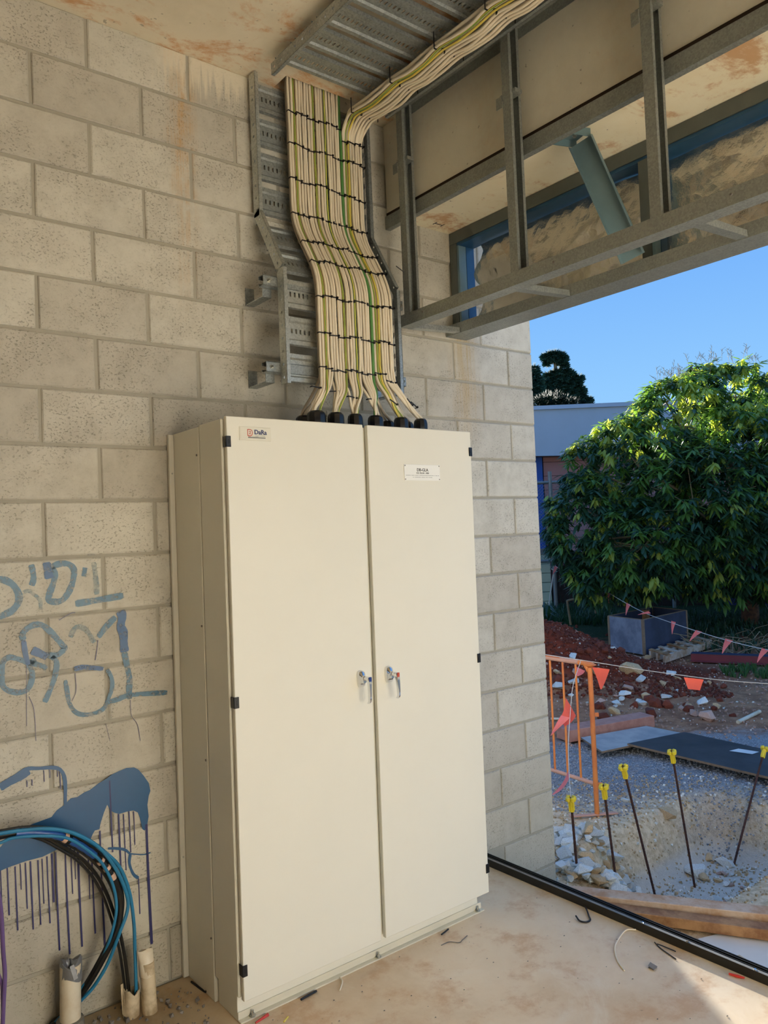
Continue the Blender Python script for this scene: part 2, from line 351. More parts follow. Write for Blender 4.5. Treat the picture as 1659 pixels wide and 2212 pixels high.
# ------------------------------------------------------------------ mesh helper
class MB:
    def __init__(s): s.v = []; s.f = []; s.m = []
    def add(s, vs, fs, mi=0):
        o = len(s.v); s.v += [tuple(q) for q in vs]; s.f += [tuple(o + i for i in f) for f in fs]; s.m += [mi] * len(fs)
    def quad(s, a, b, c, d, mi=0): s.add([a, b, c, d], [(0, 1, 2, 3)], mi)
    def box(s, x0, y0, z0, x1, y1, z1, c=0.0, mi=0):
        cx, cy, cz = (x0 + x1) / 2, (y0 + y1) / 2, (z0 + z1) / 2
        s.obox(V((cx, cy, cz)), V((1, 0, 0)), V((0, 1, 0)), V((0, 0, 1)), abs(x1 - x0) / 2, abs(y1 - y0) / 2, abs(z1 - z0) / 2, c, mi)
    def obox(s, o, ax, ay, az, hx, hy, hz, c=0.0, mi=0):
        o = V(o)
        if c <= 0:
            vs = [o + ax * (hx * i) + ay * (hy * j) + az * (hz * k) for i in (-1, 1) for j in (-1, 1) for k in (-1, 1)]
            s.add(vs, [(0, 1, 3, 2), (4, 6, 7, 5), (0, 4, 5, 1), (2, 3, 7, 6), (0, 2, 6, 4), (1, 5, 7, 3)], mi); return
        vs = []; idx = {}
        for i in (-1, 1):
            for j in (-1, 1):
                for k in (-1, 1):
                    for a in range(3):
                        h = [hx, hy, hz]
                        for b in range(3):
                            if b != a: h[b] -= c
                        idx[(i, j, k, a)] = len(vs); vs.append(o + ax * (h[0] * i) + ay * (h[1] * j) + az * (h[2] * k))
        fs = []
        for g in (-1, 1):
            fs.append([idx[(g, -1, -1, 0)], idx[(g, 1, -1, 0)], idx[(g, 1, 1, 0)], idx[(g, -1, 1, 0)]][::g])
            fs.append([idx[(-1, g, -1, 1)], idx[(-1, g, 1, 1)], idx[(1, g, 1, 1)], idx[(1, g, -1, 1)]][::g])
            fs.append([idx[(-1, -1, g, 2)], idx[(1, -1, g, 2)], idx[(1, 1, g, 2)], idx[(-1, 1, g, 2)]][::g])
        for g in (-1, 1):
            for h in (-1, 1):
                fs.append([idx[(g, h, -1, 0)], idx[(g, h, -1, 1)], idx[(g, h, 1, 1)], idx[(g, h, 1, 0)]][::-g * h])
                fs.append([idx[(g, -1, h, 0)], idx[(g, -1, h, 2)], idx[(g, 1, h, 2)], idx[(g, 1, h, 0)]][::g * h])
                fs.append([idx[(-1, g, h, 1)], idx[(-1, g, h, 2)], idx[(1, g, h, 2)], idx[(1, g, h, 1)]][::-g * h])
                for k in (-1, 1):
                    fs.append([idx[(g, h, k, 0)], idx[(g, h, k, 1)], idx[(g, h, k, 2)]][::g * h * k])
        s.add(vs, fs, mi)
    def bar(s, a, b, w, h, up=V((0, 0, 1)), c=0.0, mi=0):
        a = V(a); b = V(b); d = b - a; L = d.length; d.normalize()
        ax = d.cross(V(up)).normalized(); az = ax.cross(d)
        s.obox((a + b) / 2, d, ax, az, L / 2, w / 2, h / 2, c, mi)
    def tube(s, pts, r, n=8, ref=None, ry=None, mi=0, mif=None, caps=True, rad=None):
        pts = [V(q) for q in pts]; N = len(pts)
        ts = []
        for i in range(N):
            d = pts[min(i + 1, N - 1)] - pts[max(i - 1, 0)]
            ts.append(d.normalized() if d.length > 1e-9 else V((0, 0, 1)))
        x = V(ref) if ref is not None else (V((1, 0, 0)) if abs(ts[0].x) < 0.8 else V((0, 1, 0)))
        vs = []; ry = ry or r
        for i in range(N):
            x = (x - ts[i] * x.dot(ts[i])).normalized(); y = ts[i].cross(x)
            k = rad[i] if rad else 1.0
            for j in range(n):
                a = 2 * PI * j / n
                vs.append(pts[i] + x * (math.cos(a) * r * k) + y * (math.sin(a) * ry * k))
        o = len(s.v); s.v += [tuple(q) for q in vs]
        for i in range(N - 1):
            for j in range(n):
                k = (j + 1) % n
                s.f.append((o + i * n + j, o + i * n + k, o + (i + 1) * n + k, o + (i + 1) * n + j)); s.m.append(mif(j) if mif else mi)
        if caps:
            s.f.append(tuple(o + j for j in range(n))[::-1]); s.m.append(mi)
            s.f.append(tuple(o + (N - 1) * n + j for j in range(n))); s.m.append(mi)
    def lathe(s, prof, o, ax=V((0, 0, 1)), n=16, mi=0, cap=True):
        ax = V(ax).normalized(); x = ax.orthogonal().normalized(); y = ax.cross(x); o = V(o); b = len(s.v)
        for r, h in prof:
            for j in range(n):
                a = 2 * PI * j / n; s.v.append(tuple(o + ax * h + x * (math.cos(a) * r) + y * (math.sin(a) * r)))
        for i in range(len(prof) - 1):
            for j in range(n):
                k = (j + 1) % n; s.f.append((b + i * n + j, b + i * n + k, b + (i + 1) * n + k, b + (i + 1) * n + j)); s.m.append(mi)
        if cap:
            s.f.append(tuple(b + j for j in range(n))[::-1]); s.m.append(mi)
            s.f.append(tuple(b + (len(prof) - 1) * n + j for j in range(n))); s.m.append(mi)
    def prism(s, poly, o, u, w, d, mi=0):
        o = V(o); u = V(u); w = V(w); d = V(d); n = len(poly)
        A = [o + u * a + w * b for a, b in poly]; B = [q + d for q in A]
        tri = tessellate_polygon([[V((a, b, 0)) for a, b in poly]])
        fs = [tuple(t) for t in tri] + [tuple(n + i for i in t[::-1]) for t in tri] + [(i, (i + 1) % n, n + (i + 1) % n, n + i) for i in range(n)]
        s.add(A + B, fs, mi)
    def plate_holes(s, o, du, dv, L, H, cs, r, mi=0, hv=None):
        # a strip L x H with octagonal holes centred at distances cs along it
        o = V(o); du = V(du); dv = V(dv); hv = H / 2 if hv is None else hv
        P = lambda a, b: o + du * a + dv * b
        last = 0.0; w = min(r * 2.2, H * 0.5)
        for c in cs:
            a0, a1 = c - w, c + w
            if a0 < last or a1 > L: continue
            if a0 > last + 1e-6: s.quad(P(last, 0), P(a0, 0), P(a0, H), P(last, H), mi)
            out = [P(a0, 0), P(c, 0), P(a1, 0), P(a1, hv), P(a1, H), P(c, H), P(a0, H), P(a0, hv)]
            inn = [P(c + r * math.cos(t), hv + r * math.sin(t)) for t in [PI * (5 + 1 * k) / 4 for k in range(8)]]
            s.add(out + inn, [(k, (k + 1) % 8, 8 + (k + 1) % 8, 8 + k) for k in range(8)], mi)
            last = a1
        if last < L - 1e-6: s.quad(P(last, 0), P(L, 0), P(L, H), P(last, H), mi)
    def mesh(s, name, mats, smooth=False, ang=0.7):
        me = bpy.data.meshes.new(name); me.from_pydata(s.v, [], s.f)
        for m in mats: me.materials.append(MATS[m])
        if len(mats) > 1: me.polygons.foreach_set('material_index', s.m)
        if smooth:
            me.polygons.foreach_set('use_smooth', [True] * len(me.polygons)); me.set_sharp_from_angle(angle=ang)
        me.update(); return me

WLOC = {}
def wloc(o):
    return V((0, 0, 0)) if o is None else WLOC.get(o.name, V((0, 0, 0)))
def obj(name, mb, mats, parent=None, smooth=False, loc=None, kind=None, label=None, cat=None, group=None, ang=0.7, ctr=False):
    """mb holds WORLD coordinates; the object's origin goes to loc (or stays with the parent)."""
    if isinstance(mats, str): mats = [mats]
    L = V(loc) if loc is not None else (wloc(parent) if parent else V((0, 0, 0)))
    if ctr and mb.v:
        n = len(mb.v); L = V((sum(q[0] for q in mb.v) / n, sum(q[1] for q in mb.v) / n, min(q[2] for q in mb.v)))
    if L.length > 0: mb.v = [(a - L.x, b - L.y, c - L.z) for a, b, c in mb.v]
    o = bpy.data.objects.new(name, mb.mesh(name, mats, smooth, ang)); COL.objects.link(o)
    if parent: o.parent = parent
    o.location = L - wloc(parent); WLOC[o.name] = L
    return tag(o, label, cat, group, kind)
def inst(name, me, parent, wl, rot=None, scale=None, label=None, cat=None, group=None, kind=None):
    o = bpy.data.objects.new(name, me); COL.objects.link(o)
    if parent: o.parent = parent
    L = V(wl); o.location = L - wloc(parent); WLOC[o.name] = L
    if rot: o.rotation_euler = rot
    if scale: o.scale = scale if hasattr(scale, '__len__') else (scale,) * 3
    return tag(o, label, cat, group, kind)
def tag(o, label=None, cat=None, group=None, kind=None):
    if label: o['label'] = label
    if cat: o['category'] = cat
    if group: o['group'] = group
    if kind: o['kind'] = kind
    return o
def thing(name, loc, label, cat, group=None):
    o = bpy.data.objects.new(name, None); COL.objects.link(o); o.empty_display_size = 0.1
    o.location = loc; WLOC[o.name] = V(loc); return tag(o, label, cat, group)
def copy_tree(o, loc, label=None):
    r = o.copy(); COL.objects.link(r); r.location = loc; WLOC[r.name] = V(loc)
    if label: r['label'] = label
    for ch in list(o.children):
        c = ch.copy(); COL.objects.link(c); c.parent = r
        for g in list(ch.children):
            d = g.copy(); COL.objects.link(d); d.parent = c
    return r
def cr(pts, k=8):
    pts = [V(q) for q in pts]; out = []; n = len(pts)
    for i in range(n - 1):
        p0 = pts[i - 1] if i else pts[0] * 2 - pts[1]; p1, p2 = pts[i], pts[i + 1]; p3 = pts[i + 2] if i + 2 < n else p2 * 2 - p1
        for j in range(k):
            t = j / k
            out.append(0.5 * ((2 * p1) + (p2 - p0) * t + (2 * p0 - 5 * p1 + 4 * p2 - p3) * t * t + (3 * p1 - p0 - 3 * p2 + p3) * t ** 3))
    out.append(pts[-1]); return out
def text_mesh(body, size, mat, loc, depth=0.0006, align='CENTER', bold=0.0, sx=1.0):
    """flat lettering on a plane facing -y; returns an MB in world coordinates"""
    c = bpy.data.curves.new('lettering', 'FONT'); c.body = body; c.size = size; c.align_x = align; c.align_y = 'CENTER'; c.extrude = depth; c.resolution_u = 3; c.offset = bold
    o = bpy.data.objects.new('lettering', c); COL.objects.link(o)
    dg = bpy.context.evaluated_depsgraph_get(); me = o.evaluated_get(dg).to_mesh()
    mb = MB(); L = V(loc)
    mb.add([(L.x + q.co.x * sx, L.y - q.co.z, L.z + q.co.y) for q in me.vertices], [tuple(f.vertices) for f in me.polygons])
    o.evaluated_get(dg).to_mesh_clear(); bpy.data.objects.remove(o); bpy.data.curves.remove(c)
    return mb

# ================================================================== THE SETTING: room shell
CEIL = 3.59
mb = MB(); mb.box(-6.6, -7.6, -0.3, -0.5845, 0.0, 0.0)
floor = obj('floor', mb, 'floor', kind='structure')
# ceiling slab with a slot for the riser
mb = MB()
hx0, hx1, hy = -1.60, -1.12, -0.10
mb.box(-6.6, -7.6, CEIL, -0.45, hy, CEIL + 0.22); mb.box(-6.6, hy, CEIL, hx0, 0.19, CEIL + 0.22); mb.box(hx1, hy, CEIL, -0.45, 0.19, CEIL + 0.22)
mb.box(hx0, 0.0, CEIL, hx1, 0.19, CEIL + 0.22)
ceiling = obj('ceiling', mb, 'ceiling_concrete', kind='structure')
mb = MB(); mb.box(hx0 - 0.1, hy - 0.1, CEIL + 0.6, hx1 + 0.1, 0.15, CEIL + 0.63)
mb.box(hx0 - 0.1, hy - 0.1, CEIL + 0.22, hx0, 0.15, CEIL + 0.6); mb.box(hx1, hy - 0.1, CEIL + 0.22, hx1 + 0.1, 0.15, CEIL + 0.6)
mb.box(hx0, hy - 0.1, CEIL + 0.22, hx1, hy, CEIL + 0.6); mb.box(hx0, 0.05, CEIL + 0.22, hx1, 0.15, CEIL + 0.6)
obj('slot_void_box', mb, 'beam_concrete', kind='structure')  # closed box added above the slot, standing in for its void

# block wall: a mortar core and every block laid on it
mb = MB(); mb.box(-6.6, 0.007, -0.8, -0.008, 0.183, CEIL)
wall = obj('wall_back', mb, 'mortar', kind='structure')
def block_mesh(w, seed, h=0.188):
    rr = random.Random(seed); m = MB(); c = 0.0045; j = lambda: rr.uniform(-0.0012, 0.0012)
    x0, x1, z0, z1 = 0.0, w, 0.0, h
    B = [(x0, 0.19, z0), (x1, 0.19, z0), (x1, 0.19, z1), (x0, 0.19, z1)]
    Mi = [(x0 + j(), 0.004, z0 + j()), (x1 + j(), 0.004, z0 + j()), (x1 + j(), 0.004, z1 + j()), (x0 + j(), 0.004, z1 + j())]
    F = [(x0 + c, 0, z0 + c), (x1 - c, 0, z0 + c), (x1 - c, 0, z1 - c), (x0 + c, 0, z1 - c)]
    m.add(B + Mi + F, [(8, 9, 10, 11)] + [(4 + i, 4 + (i + 1) % 4, 8 + (i + 1) % 4, 8 + i) for i in range(4)] + [(i, (i + 1) % 4, 4 + (i + 1) % 4, 4 + i) for i in range(4)] + [(3, 2, 1, 0)])
    return m.mesh('block', ['block'])
full = [block_mesh(0.388, k) for k in range(5)]; half = [block_mesh(0.188, 50 + k) for k in range(3)]
ftop = block_mesh(0.388, 90, CEIL - 3.406); htop = block_mesh(0.188, 91, CEIL - 3.406)
for r in range(-3, 18):
    z = 0.2 * r + 0.006
    xs = []
    if r % 2 == 0: xs.append((-0.2, 1))
    x = -0.2 if r % 2 == 0 else 0.0
    stop = -4.5 if r >= 0 else -0.7
    while x > stop:
        xs.append((x - 0.4, 0)); x -= 0.4
    for x, hf in xs:
        if x < -0.55 and r < 0: continue
        me = (htop if hf else ftop) if r == 17 else random.choice(half if hf else full)
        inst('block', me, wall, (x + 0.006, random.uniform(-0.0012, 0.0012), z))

# unseen walls: left kept dark, front set close and white to bounce sun
mb = MB(); mb.box(-6.8, -7.6, -0.3, -6.6, 0.2, CEIL + 0.22); obj('wall_left', mb, 'dark_wall', kind='structure')
mb = MB(); mb.box(-6.8, -4.9, -0.3, -0.62, -4.7, CEIL + 0.22); obj('wall_front_bounce', mb, 'bounce_white', kind='structure')
# concrete edge beam over the opening
mb = MB(); mb.box(-1.0, -7.6, 3.15, -0.45, 0.0, CEIL)
beam = obj('concrete_beam', mb, ['beam_concrete', 'soffit_lit_concrete'], kind='structure')
for pl in beam.data.polygons:
    if pl.center.z < 3.16: pl.material_index = 1
# chalked set-out marks on the soffit
mb = MB()
for x, y in ((-0.93, -0.09), (-0.73, -0.07), (-0.93, -0.83)):
    for dx, dy, w, h in ((0, 0, 0.05, 0.004), (-0.025, 0, 0.004, 0.03), (0.025, 0, 0.004, 0.03)):
        mb.box(x + dx - w / 2, y + dy - h / 2, 3.1488, x + dx + w / 2, y + dy + h / 2, 3.1502)
obj('set_out_mark', mb, 'ink_black', parent=beam)
# steel angle along the beam's lower edge
mb = MB(); mb.box(-1.014, -4.69, 3.085, -0.999, -0.002, 3.147); mb.box(-0.999, -4.69, 3.085, -0.985, -0.002, 3.088)
obj('trim_2', mb, 'galv_stud', kind='structure')
mb = MB(); mb.box(-1.004, -4.69, 3.148, -0.998, -0.002, 3.166)
obj('dark_strip', mb, 'dark_brown', kind='structure')  # thin dark strip just above the steel angle

# ------------------------------------------------------------------ paint on the wall
STROKES = [([(-2.755,1.54),(-2.744,1.538),(-2.723,1.53),(-2.701,1.511),(-2.687,1.478),(-2.692,1.451),(-2.711,1.429),(-2.733,1.419),(-2.747,1.414),(-2.762,1.418)],0.019,1),([(-2.645,1.581),(-2.64,1.555),(-2.639,1.53),(-2.646,1.509)],0.016,1),([(-2.595,1.586),(-2.592,1.556),(-2.587,1.529)],0.0232,0),([(-2.582,1.567),(-2.566,1.575),(-2.543,1.579),(-2.519,1.574),(-2.504,1.554),(-2.507,1.521),(-2.518,1.489),(-2.538,1.458),(-2.558,1.447),(-2.582,1.449),(-2.593,1.458),(-2.585,1.486),(-2.574,1.514),(-2.569,1.542),(-2.578,1.567)],0.0177,1),([(-2.465,1.56),(-2.471,1.529)],0.0169,1),([(-2.435,1.577),(-2.429,1.524),(-2.427,1.461)],0.016,2),([(-2.503,1.434),(-2.454,1.438),(-2.408,1.442),(-2.331,1.449)],0.019,1),([(-2.672,1.489),(-2.657,1.492),(-2.639,1.478),(-2.62,1.456),(-2.619,1.424)],0.0105,2),([(-2.455,1.606),(-2.43,1.605)],0.0059,2),([(-2.677,1.326),(-2.68,1.346),(-2.664,1.364),(-2.641,1.374),(-2.619,1.372),(-2.596,1.353),(-2.574,1.326),(-2.551,1.295),(-2.544,1.282),(-2.564,1.264),(-2.591,1.263),(-2.61,1.27)],0.0169,1),([(-2.677,1.326),(-2.672,1.278),(-2.664,1.241)],0.0135,0),([(-2.651,1.289),(-2.625,1.274),(-2.603,1.259)],0.0219,0),([(-2.604,1.221),(-2.63,1.236),(-2.66,1.248),(-2.697,1.265),(-2.722,1.274),(-2.741,1.263),(-2.747,1.233),(-2.748,1.19),(-2.732,1.166),(-2.703,1.154),(-2.674,1.155),(-2.658,1.176),(-2.652,1.211),(-2.66,1.24),(-2.641,1.258)],0.0152,1),([(-2.523,1.318),(-2.514,1.34),(-2.498,1.353),(-2.478,1.346),(-2.462,1.33),(-2.442,1.29)],0.0143,2),([(-2.362,1.374),(-2.399,1.34),(-2.427,1.307)],0.0177,1),([(-2.344,1.394),(-2.338,1.372),(-2.344,1.338),(-2.336,1.312),(-2.335,1.273),(-2.334,1.243)],0.0262,0),([(-2.334,1.243),(-2.325,1.186),(-2.318,1.142),(-2.321,1.1),(-2.32,1.069)],0.0177,1),([(-2.587,1.259),(-2.572,1.236),(-2.578,1.193),(-2.595,1.147),(-2.615,1.106)],0.0152,1),([(-2.514,1.206),(-2.478,1.207),(-2.412,1.192)],0.0143,0),([(-2.545,1.171),(-2.54,1.134),(-2.534,1.092),(-2.515,1.056),(-2.483,1.04),(-2.438,1.041),(-2.412,1.055),(-2.394,1.09),(-2.383,1.122),(-2.384,1.156),(-2.398,1.188)],0.0127,1),([(-2.401,1.07),(-2.365,1.075),(-2.322,1.083),(-2.256,1.078),(-2.176,1.07)],0.0148,1),([(-2.67,1.242),(-2.675,1.036)],0.0013,3),([(-2.665,1.134),(-2.65,1.083),(-2.647,0.98)],0.0017,3),([(-2.511,1.191),(-2.51,1.129),(-2.525,1.095)],0.0017,3),([(-2.428,1.297),(-2.433,1.264),(-2.44,1.227)],0.0025,3),([(-2.41,0.996),(-2.397,0.931)],0.0013,3),([(-2.318,1.065),(-2.316,1.009),(-2.295,0.971),(-2.286,0.91)],0.0017,3),([(-2.56,1.382),(-2.52,1.402),(-2.504,1.403)],0.0021,3),([(-2.762,0.847),(-2.731,0.859),(-2.694,0.872),(-2.67,0.882)],0.0184,1),([(-2.762,0.858),(-2.714,0.878),(-2.678,0.892),(-2.641,0.886),(-2.6,0.88),(-2.574,0.869),(-2.56,0.846),(-2.556,0.808),(-2.558,0.742)],0.0101,0),([(-2.417,0.553),(-2.39,0.546),(-2.357,0.532),(-2.339,0.513)],0.0074,0),([(-2.339,0.513),(-2.321,0.506),(-2.287,0.495),(-2.262,0.495)],0.0037,0),([(-2.337,0.512),(-2.341,0.477),(-2.328,0.436),(-2.31,0.416)],0.0083,0),([(-2.748,0.582),(-2.747,0.52),(-2.746,0.426)],0.0046,3),([(-2.724,0.58),(-2.723,0.495),(-2.721,0.368)],0.0046,3),([(-2.708,0.583),(-2.707,0.549),(-2.707,0.498)],0.0032,3),([(-2.692,0.583),(-2.691,0.521),(-2.69,0.429)],0.0042,3),([(-2.676,0.583),(-2.675,0.492),(-2.673,0.355)],0.0051,3),([(-2.652,0.58),(-2.651,0.493),(-2.649,0.362)],0.0042,3),([(-2.639,0.581),(-2.638,0.52),(-2.637,0.429)],0.0032,3),([(-2.623,0.584),(-2.622,0.493),(-2.619,0.357)],0.0042,3),([(-2.607,0.589),(-2.606,0.522),(-2.605,0.423)],0.0065,3),([(-2.595,0.59),(-2.594,0.456),(-2.591,0.256)],0.0051,3),([(-2.563,0.594),(-2.562,0.449),(-2.558,0.231)],0.0055,3),([(-2.545,0.606),(-2.544,0.536),(-2.542,0.432)],0.0037,3),([(-2.533,0.603),(-2.532,0.553),(-2.531,0.479)],0.0032,3),([(-2.521,0.604),(-2.52,0.459),(-2.516,0.242)],0.0065,3),([(-2.488,0.591),(-2.486,0.513),(-2.485,0.396)],0.0037,3),([(-2.474,0.564),(-2.473,0.447),(-2.47,0.271)],0.0055,3),([(-2.443,0.623),(-2.442,0.444),(-2.437,0.176)],0.006,3),([(-2.403,0.791),(-2.402,0.688),(-2.4,0.535)],0.0051,3),([(-2.375,0.665),(-2.374,0.562),(-2.372,0.408)],0.006,3),([(-2.357,0.66),(-2.356,0.579),(-2.354,0.457)],0.0037,3),([(-2.337,0.665),(-2.336,0.605),(-2.335,0.516)],0.0042,3),([(-2.32,0.66),(-2.319,0.612),(-2.319,0.539)],0.0032,3),([(-2.274,0.602),(-2.273,0.427),(-2.269,0.164)],0.0092,3),([(-2.31,0.416),(-2.309,0.364),(-2.309,0.286)],0.0037,3),([(-2.625,0.876),(-2.624,0.86),(-2.624,0.837)],0.0028,3),([(-2.606,0.874),(-2.605,0.862),(-2.606,0.846)],0.0028,3),([(-2.581,0.869),(-2.58,0.859),(-2.581,0.844)],0.0028,3),([(-2.573,0.86),(-2.572,0.836),(-2.572,0.8)],0.0032,3),([(-2.68,0.854),(-2.679,0.845),(-2.68,0.832)],0.0028,3),([(-2.664,0.854),(-2.663,0.846),(-2.664,0.833)],0.0028,3),([(-2.769,0.58),(-2.768,0.533),(-2.768,0.463)],0.0037,3)]
FILL = [(-2.783,0.651),(-2.767,0.655),(-2.727,0.69),(-2.667,0.704),(-2.604,0.712),(-2.587,0.73),(-2.561,0.743),(-2.539,0.76),(-2.517,0.759),(-2.491,0.77),(-2.473,0.773),(-2.441,0.79),(-2.413,0.8),(-2.395,0.81),(-2.367,0.817),(-2.341,0.822),(-2.312,0.818),(-2.296,0.806),(-2.278,0.781),(-2.259,0.749),(-2.254,0.719),(-2.261,0.702),(-2.267,0.671),(-2.264,0.628),(-2.27,0.599),(-2.28,0.58),(-2.289,0.587),(-2.297,0.631),(-2.304,0.652),(-2.32,0.663),(-2.339,0.665),(-2.372,0.664),(-2.39,0.673),(-2.403,0.684),(-2.414,0.707),(-2.426,0.683),(-2.439,0.649),(-2.444,0.628),(-2.46,0.628),(-2.468,0.617),(-2.478,0.597),(-2.522,0.596),(-2.565,0.599),(-2.591,0.597),(-2.637,0.586),(-2.69,0.587),(-2.746,0.582),(-2.769,0.578),(-2.785,0.577)]
NTXT = 21
def ribbon(mb, pts, w, y, taper=True):
    P = cr([V((a, 0, b)) for a, b in pts], 6) if len(pts) > 2 else [V((a, 0, b)) for a, b in pts]
    n = len(P); L = []
    for i in range(n):
        d = (P[min(i + 1, n - 1)] - P[max(i - 1, 0)]).normalized(); q = V((-d.z, 0, d.x))
        k = w * 0.5 * (1 + 0.10 * math.sin(i * .45 + pts[0][0] * 40) + .03 * math.sin(i * 1.9))
        if taper and (i == 0 or i == n - 1): k *= 0.75
        L.append((P[i] + q * k, P[i] - q * k))
    o = len(mb.v)
    for a, b in L:
        for q in (a, b): mb.v.append((q.x, y, q.z))
    for i in range(n - 1):
        mb.f.append((o + 2 * i, o + 2 * i + 1, o + 2 * i + 3, o + 2 * i + 2)); mb.m.append(0)
PM = ['paint_dark', 'paint_mid', 'paint_pale', 'paint_drip']
rows = {}
for i, (pts, w, c) in enumerate(STROKES):
    zc = sum(b for a, b in pts) / len(pts)
    key = ('wash' if c == 3 else 'text', c) if i >= NTXT and zc < 0.95 else ('tag', c)
    rows.setdefault(key, []).append((pts, w, i))
LAB = {'tag': 'faded blue brush lettering', 'text': 'blue brushed swoosh above the splash', 'wash': 'thin navy paint drips'}
for (k, c), lst in rows.items():
    mb = MB()
    for pts, w, i in lst: ribbon(mb, pts, w * (1.2 if c != 3 else 1), -0.0022 - 0.00012 * (i % 8) - (0.0006 if c in (0, 3) else 0), c != 3)
    m = PM[c] if not (k == 'text') else 'paint_wet'
    obj('paint_mark', mb, m, parent=wall, label=LAB[k])
mb = MB(); tri = tessellate_polygon([[V((a, b, 0)) for a, b in FILL]])
mb.add([(a, -0.0021, b) for a, b in FILL], [tuple(t) for t in tri])
obj('paint_mark', mb, 'paint_wet', parent=wall, label='big blue paint splash')

# ================================================================== SWITCHBOARD CABINET
cab = thing('switchboard_cabinet', (-1.54, -0.22, 0), 'tall cream two-door electrical switchboard standing against the block wall', 'cabinet')
SH = lambda x, z: x + 0.0125 * (z / 2.0 - 0.55)      # the board stands a touch out of plumb
def lean(mb):
    mb.v = [(SH(x, z), y, z) for x, y, z in mb.v]; return mb
mb = MB(); mb.box(-2.128, -0.236, 0.0, -0.955, -0.004, 2.052, 0.003)
obj('rear_box', lean(mb), 'cabinet_cream', cab)
mb = MB(); mb.box(-2.126, -0.4155, 0.092, -0.952, -0.2405, 2.057, 0.003); mb.box(-2.110, -0.2405, 0.1, -0.96, -0.236, 2.05)
obj('front_box', lean(mb), 'cabinet_cream', cab)
mb = MB(); mb.box(-2.150, -0.020, 0.004, -2.1285, -0.0035, 2.05, 0.002)
obj('wall_flange', lean(mb), 'cabinet_trim', cab)
mb = MB(); mb.box(-2.118, -0.388, 0.0, -0.972, -0.246, 0.0915, 0.002)
obj('plinth', lean(mb), 'cabinet_cream', cab)
mb = MB(); mb.box(-2.118, -0.412, 0.0, -0.955, -0.3885, 0.005, 0.001); mb.box(-2.118, -0.3925, 0.005, -0.955, -0.3885, 0.030, 0.001)
obj('base_angle', lean(mb), 'plate_silver', cab)
for x in (-2.075, -1.53, -0.992):
    mb = MB(); mb.lathe([(0.012, 0), (0.012, 0.003), (0.0075, 0.003), (0.0075, 0.009), (0.004, 0.009), (0.004, 0.020)], (x, -0.402, 0.005), n=6)
    obj('anchor_bolt', mb, 'bolt_zinc', cab)
for x in (-2.03, -1.75, -1.47, -1.19, -1.0):
    mb = MB(); mb.lathe([(0.004, 0), (0.004, 0.002)], (SH(x, 0.08), -0.388, 0.083), V((0, -1, 0)), 8); obj('screw', mb, 'dust_grey', cab)
for z in (1.95, 1.33, 0.85, 0.22):
    mb = MB(); mb.lathe([(0.004, 0), (0.004, 0.003)], (SH(-2.128, z), -0.222, z), V((-1, 0, 0)), 8); obj('screw', mb, 'dust_grey', cab)
for z in (1.9, 0.45):
    mb = MB(); mb.lathe([(0.0035, 0), (0.0035, 0.0025)], (SH(-2.139, z), -0.0205, z), V((0, -1, 0)), 8); obj('screw', mb, 'bolt_zinc', cab)
mb = MB()
for a, b in ((-2.118, -1.532), (-1.512, -0.952)):
    mb.box(a + 0.008, -0.421, 0.096, b - 0.008, -0.4157, 2.052)
obj('door_seal', lean(mb), 'seal_brown', cab)

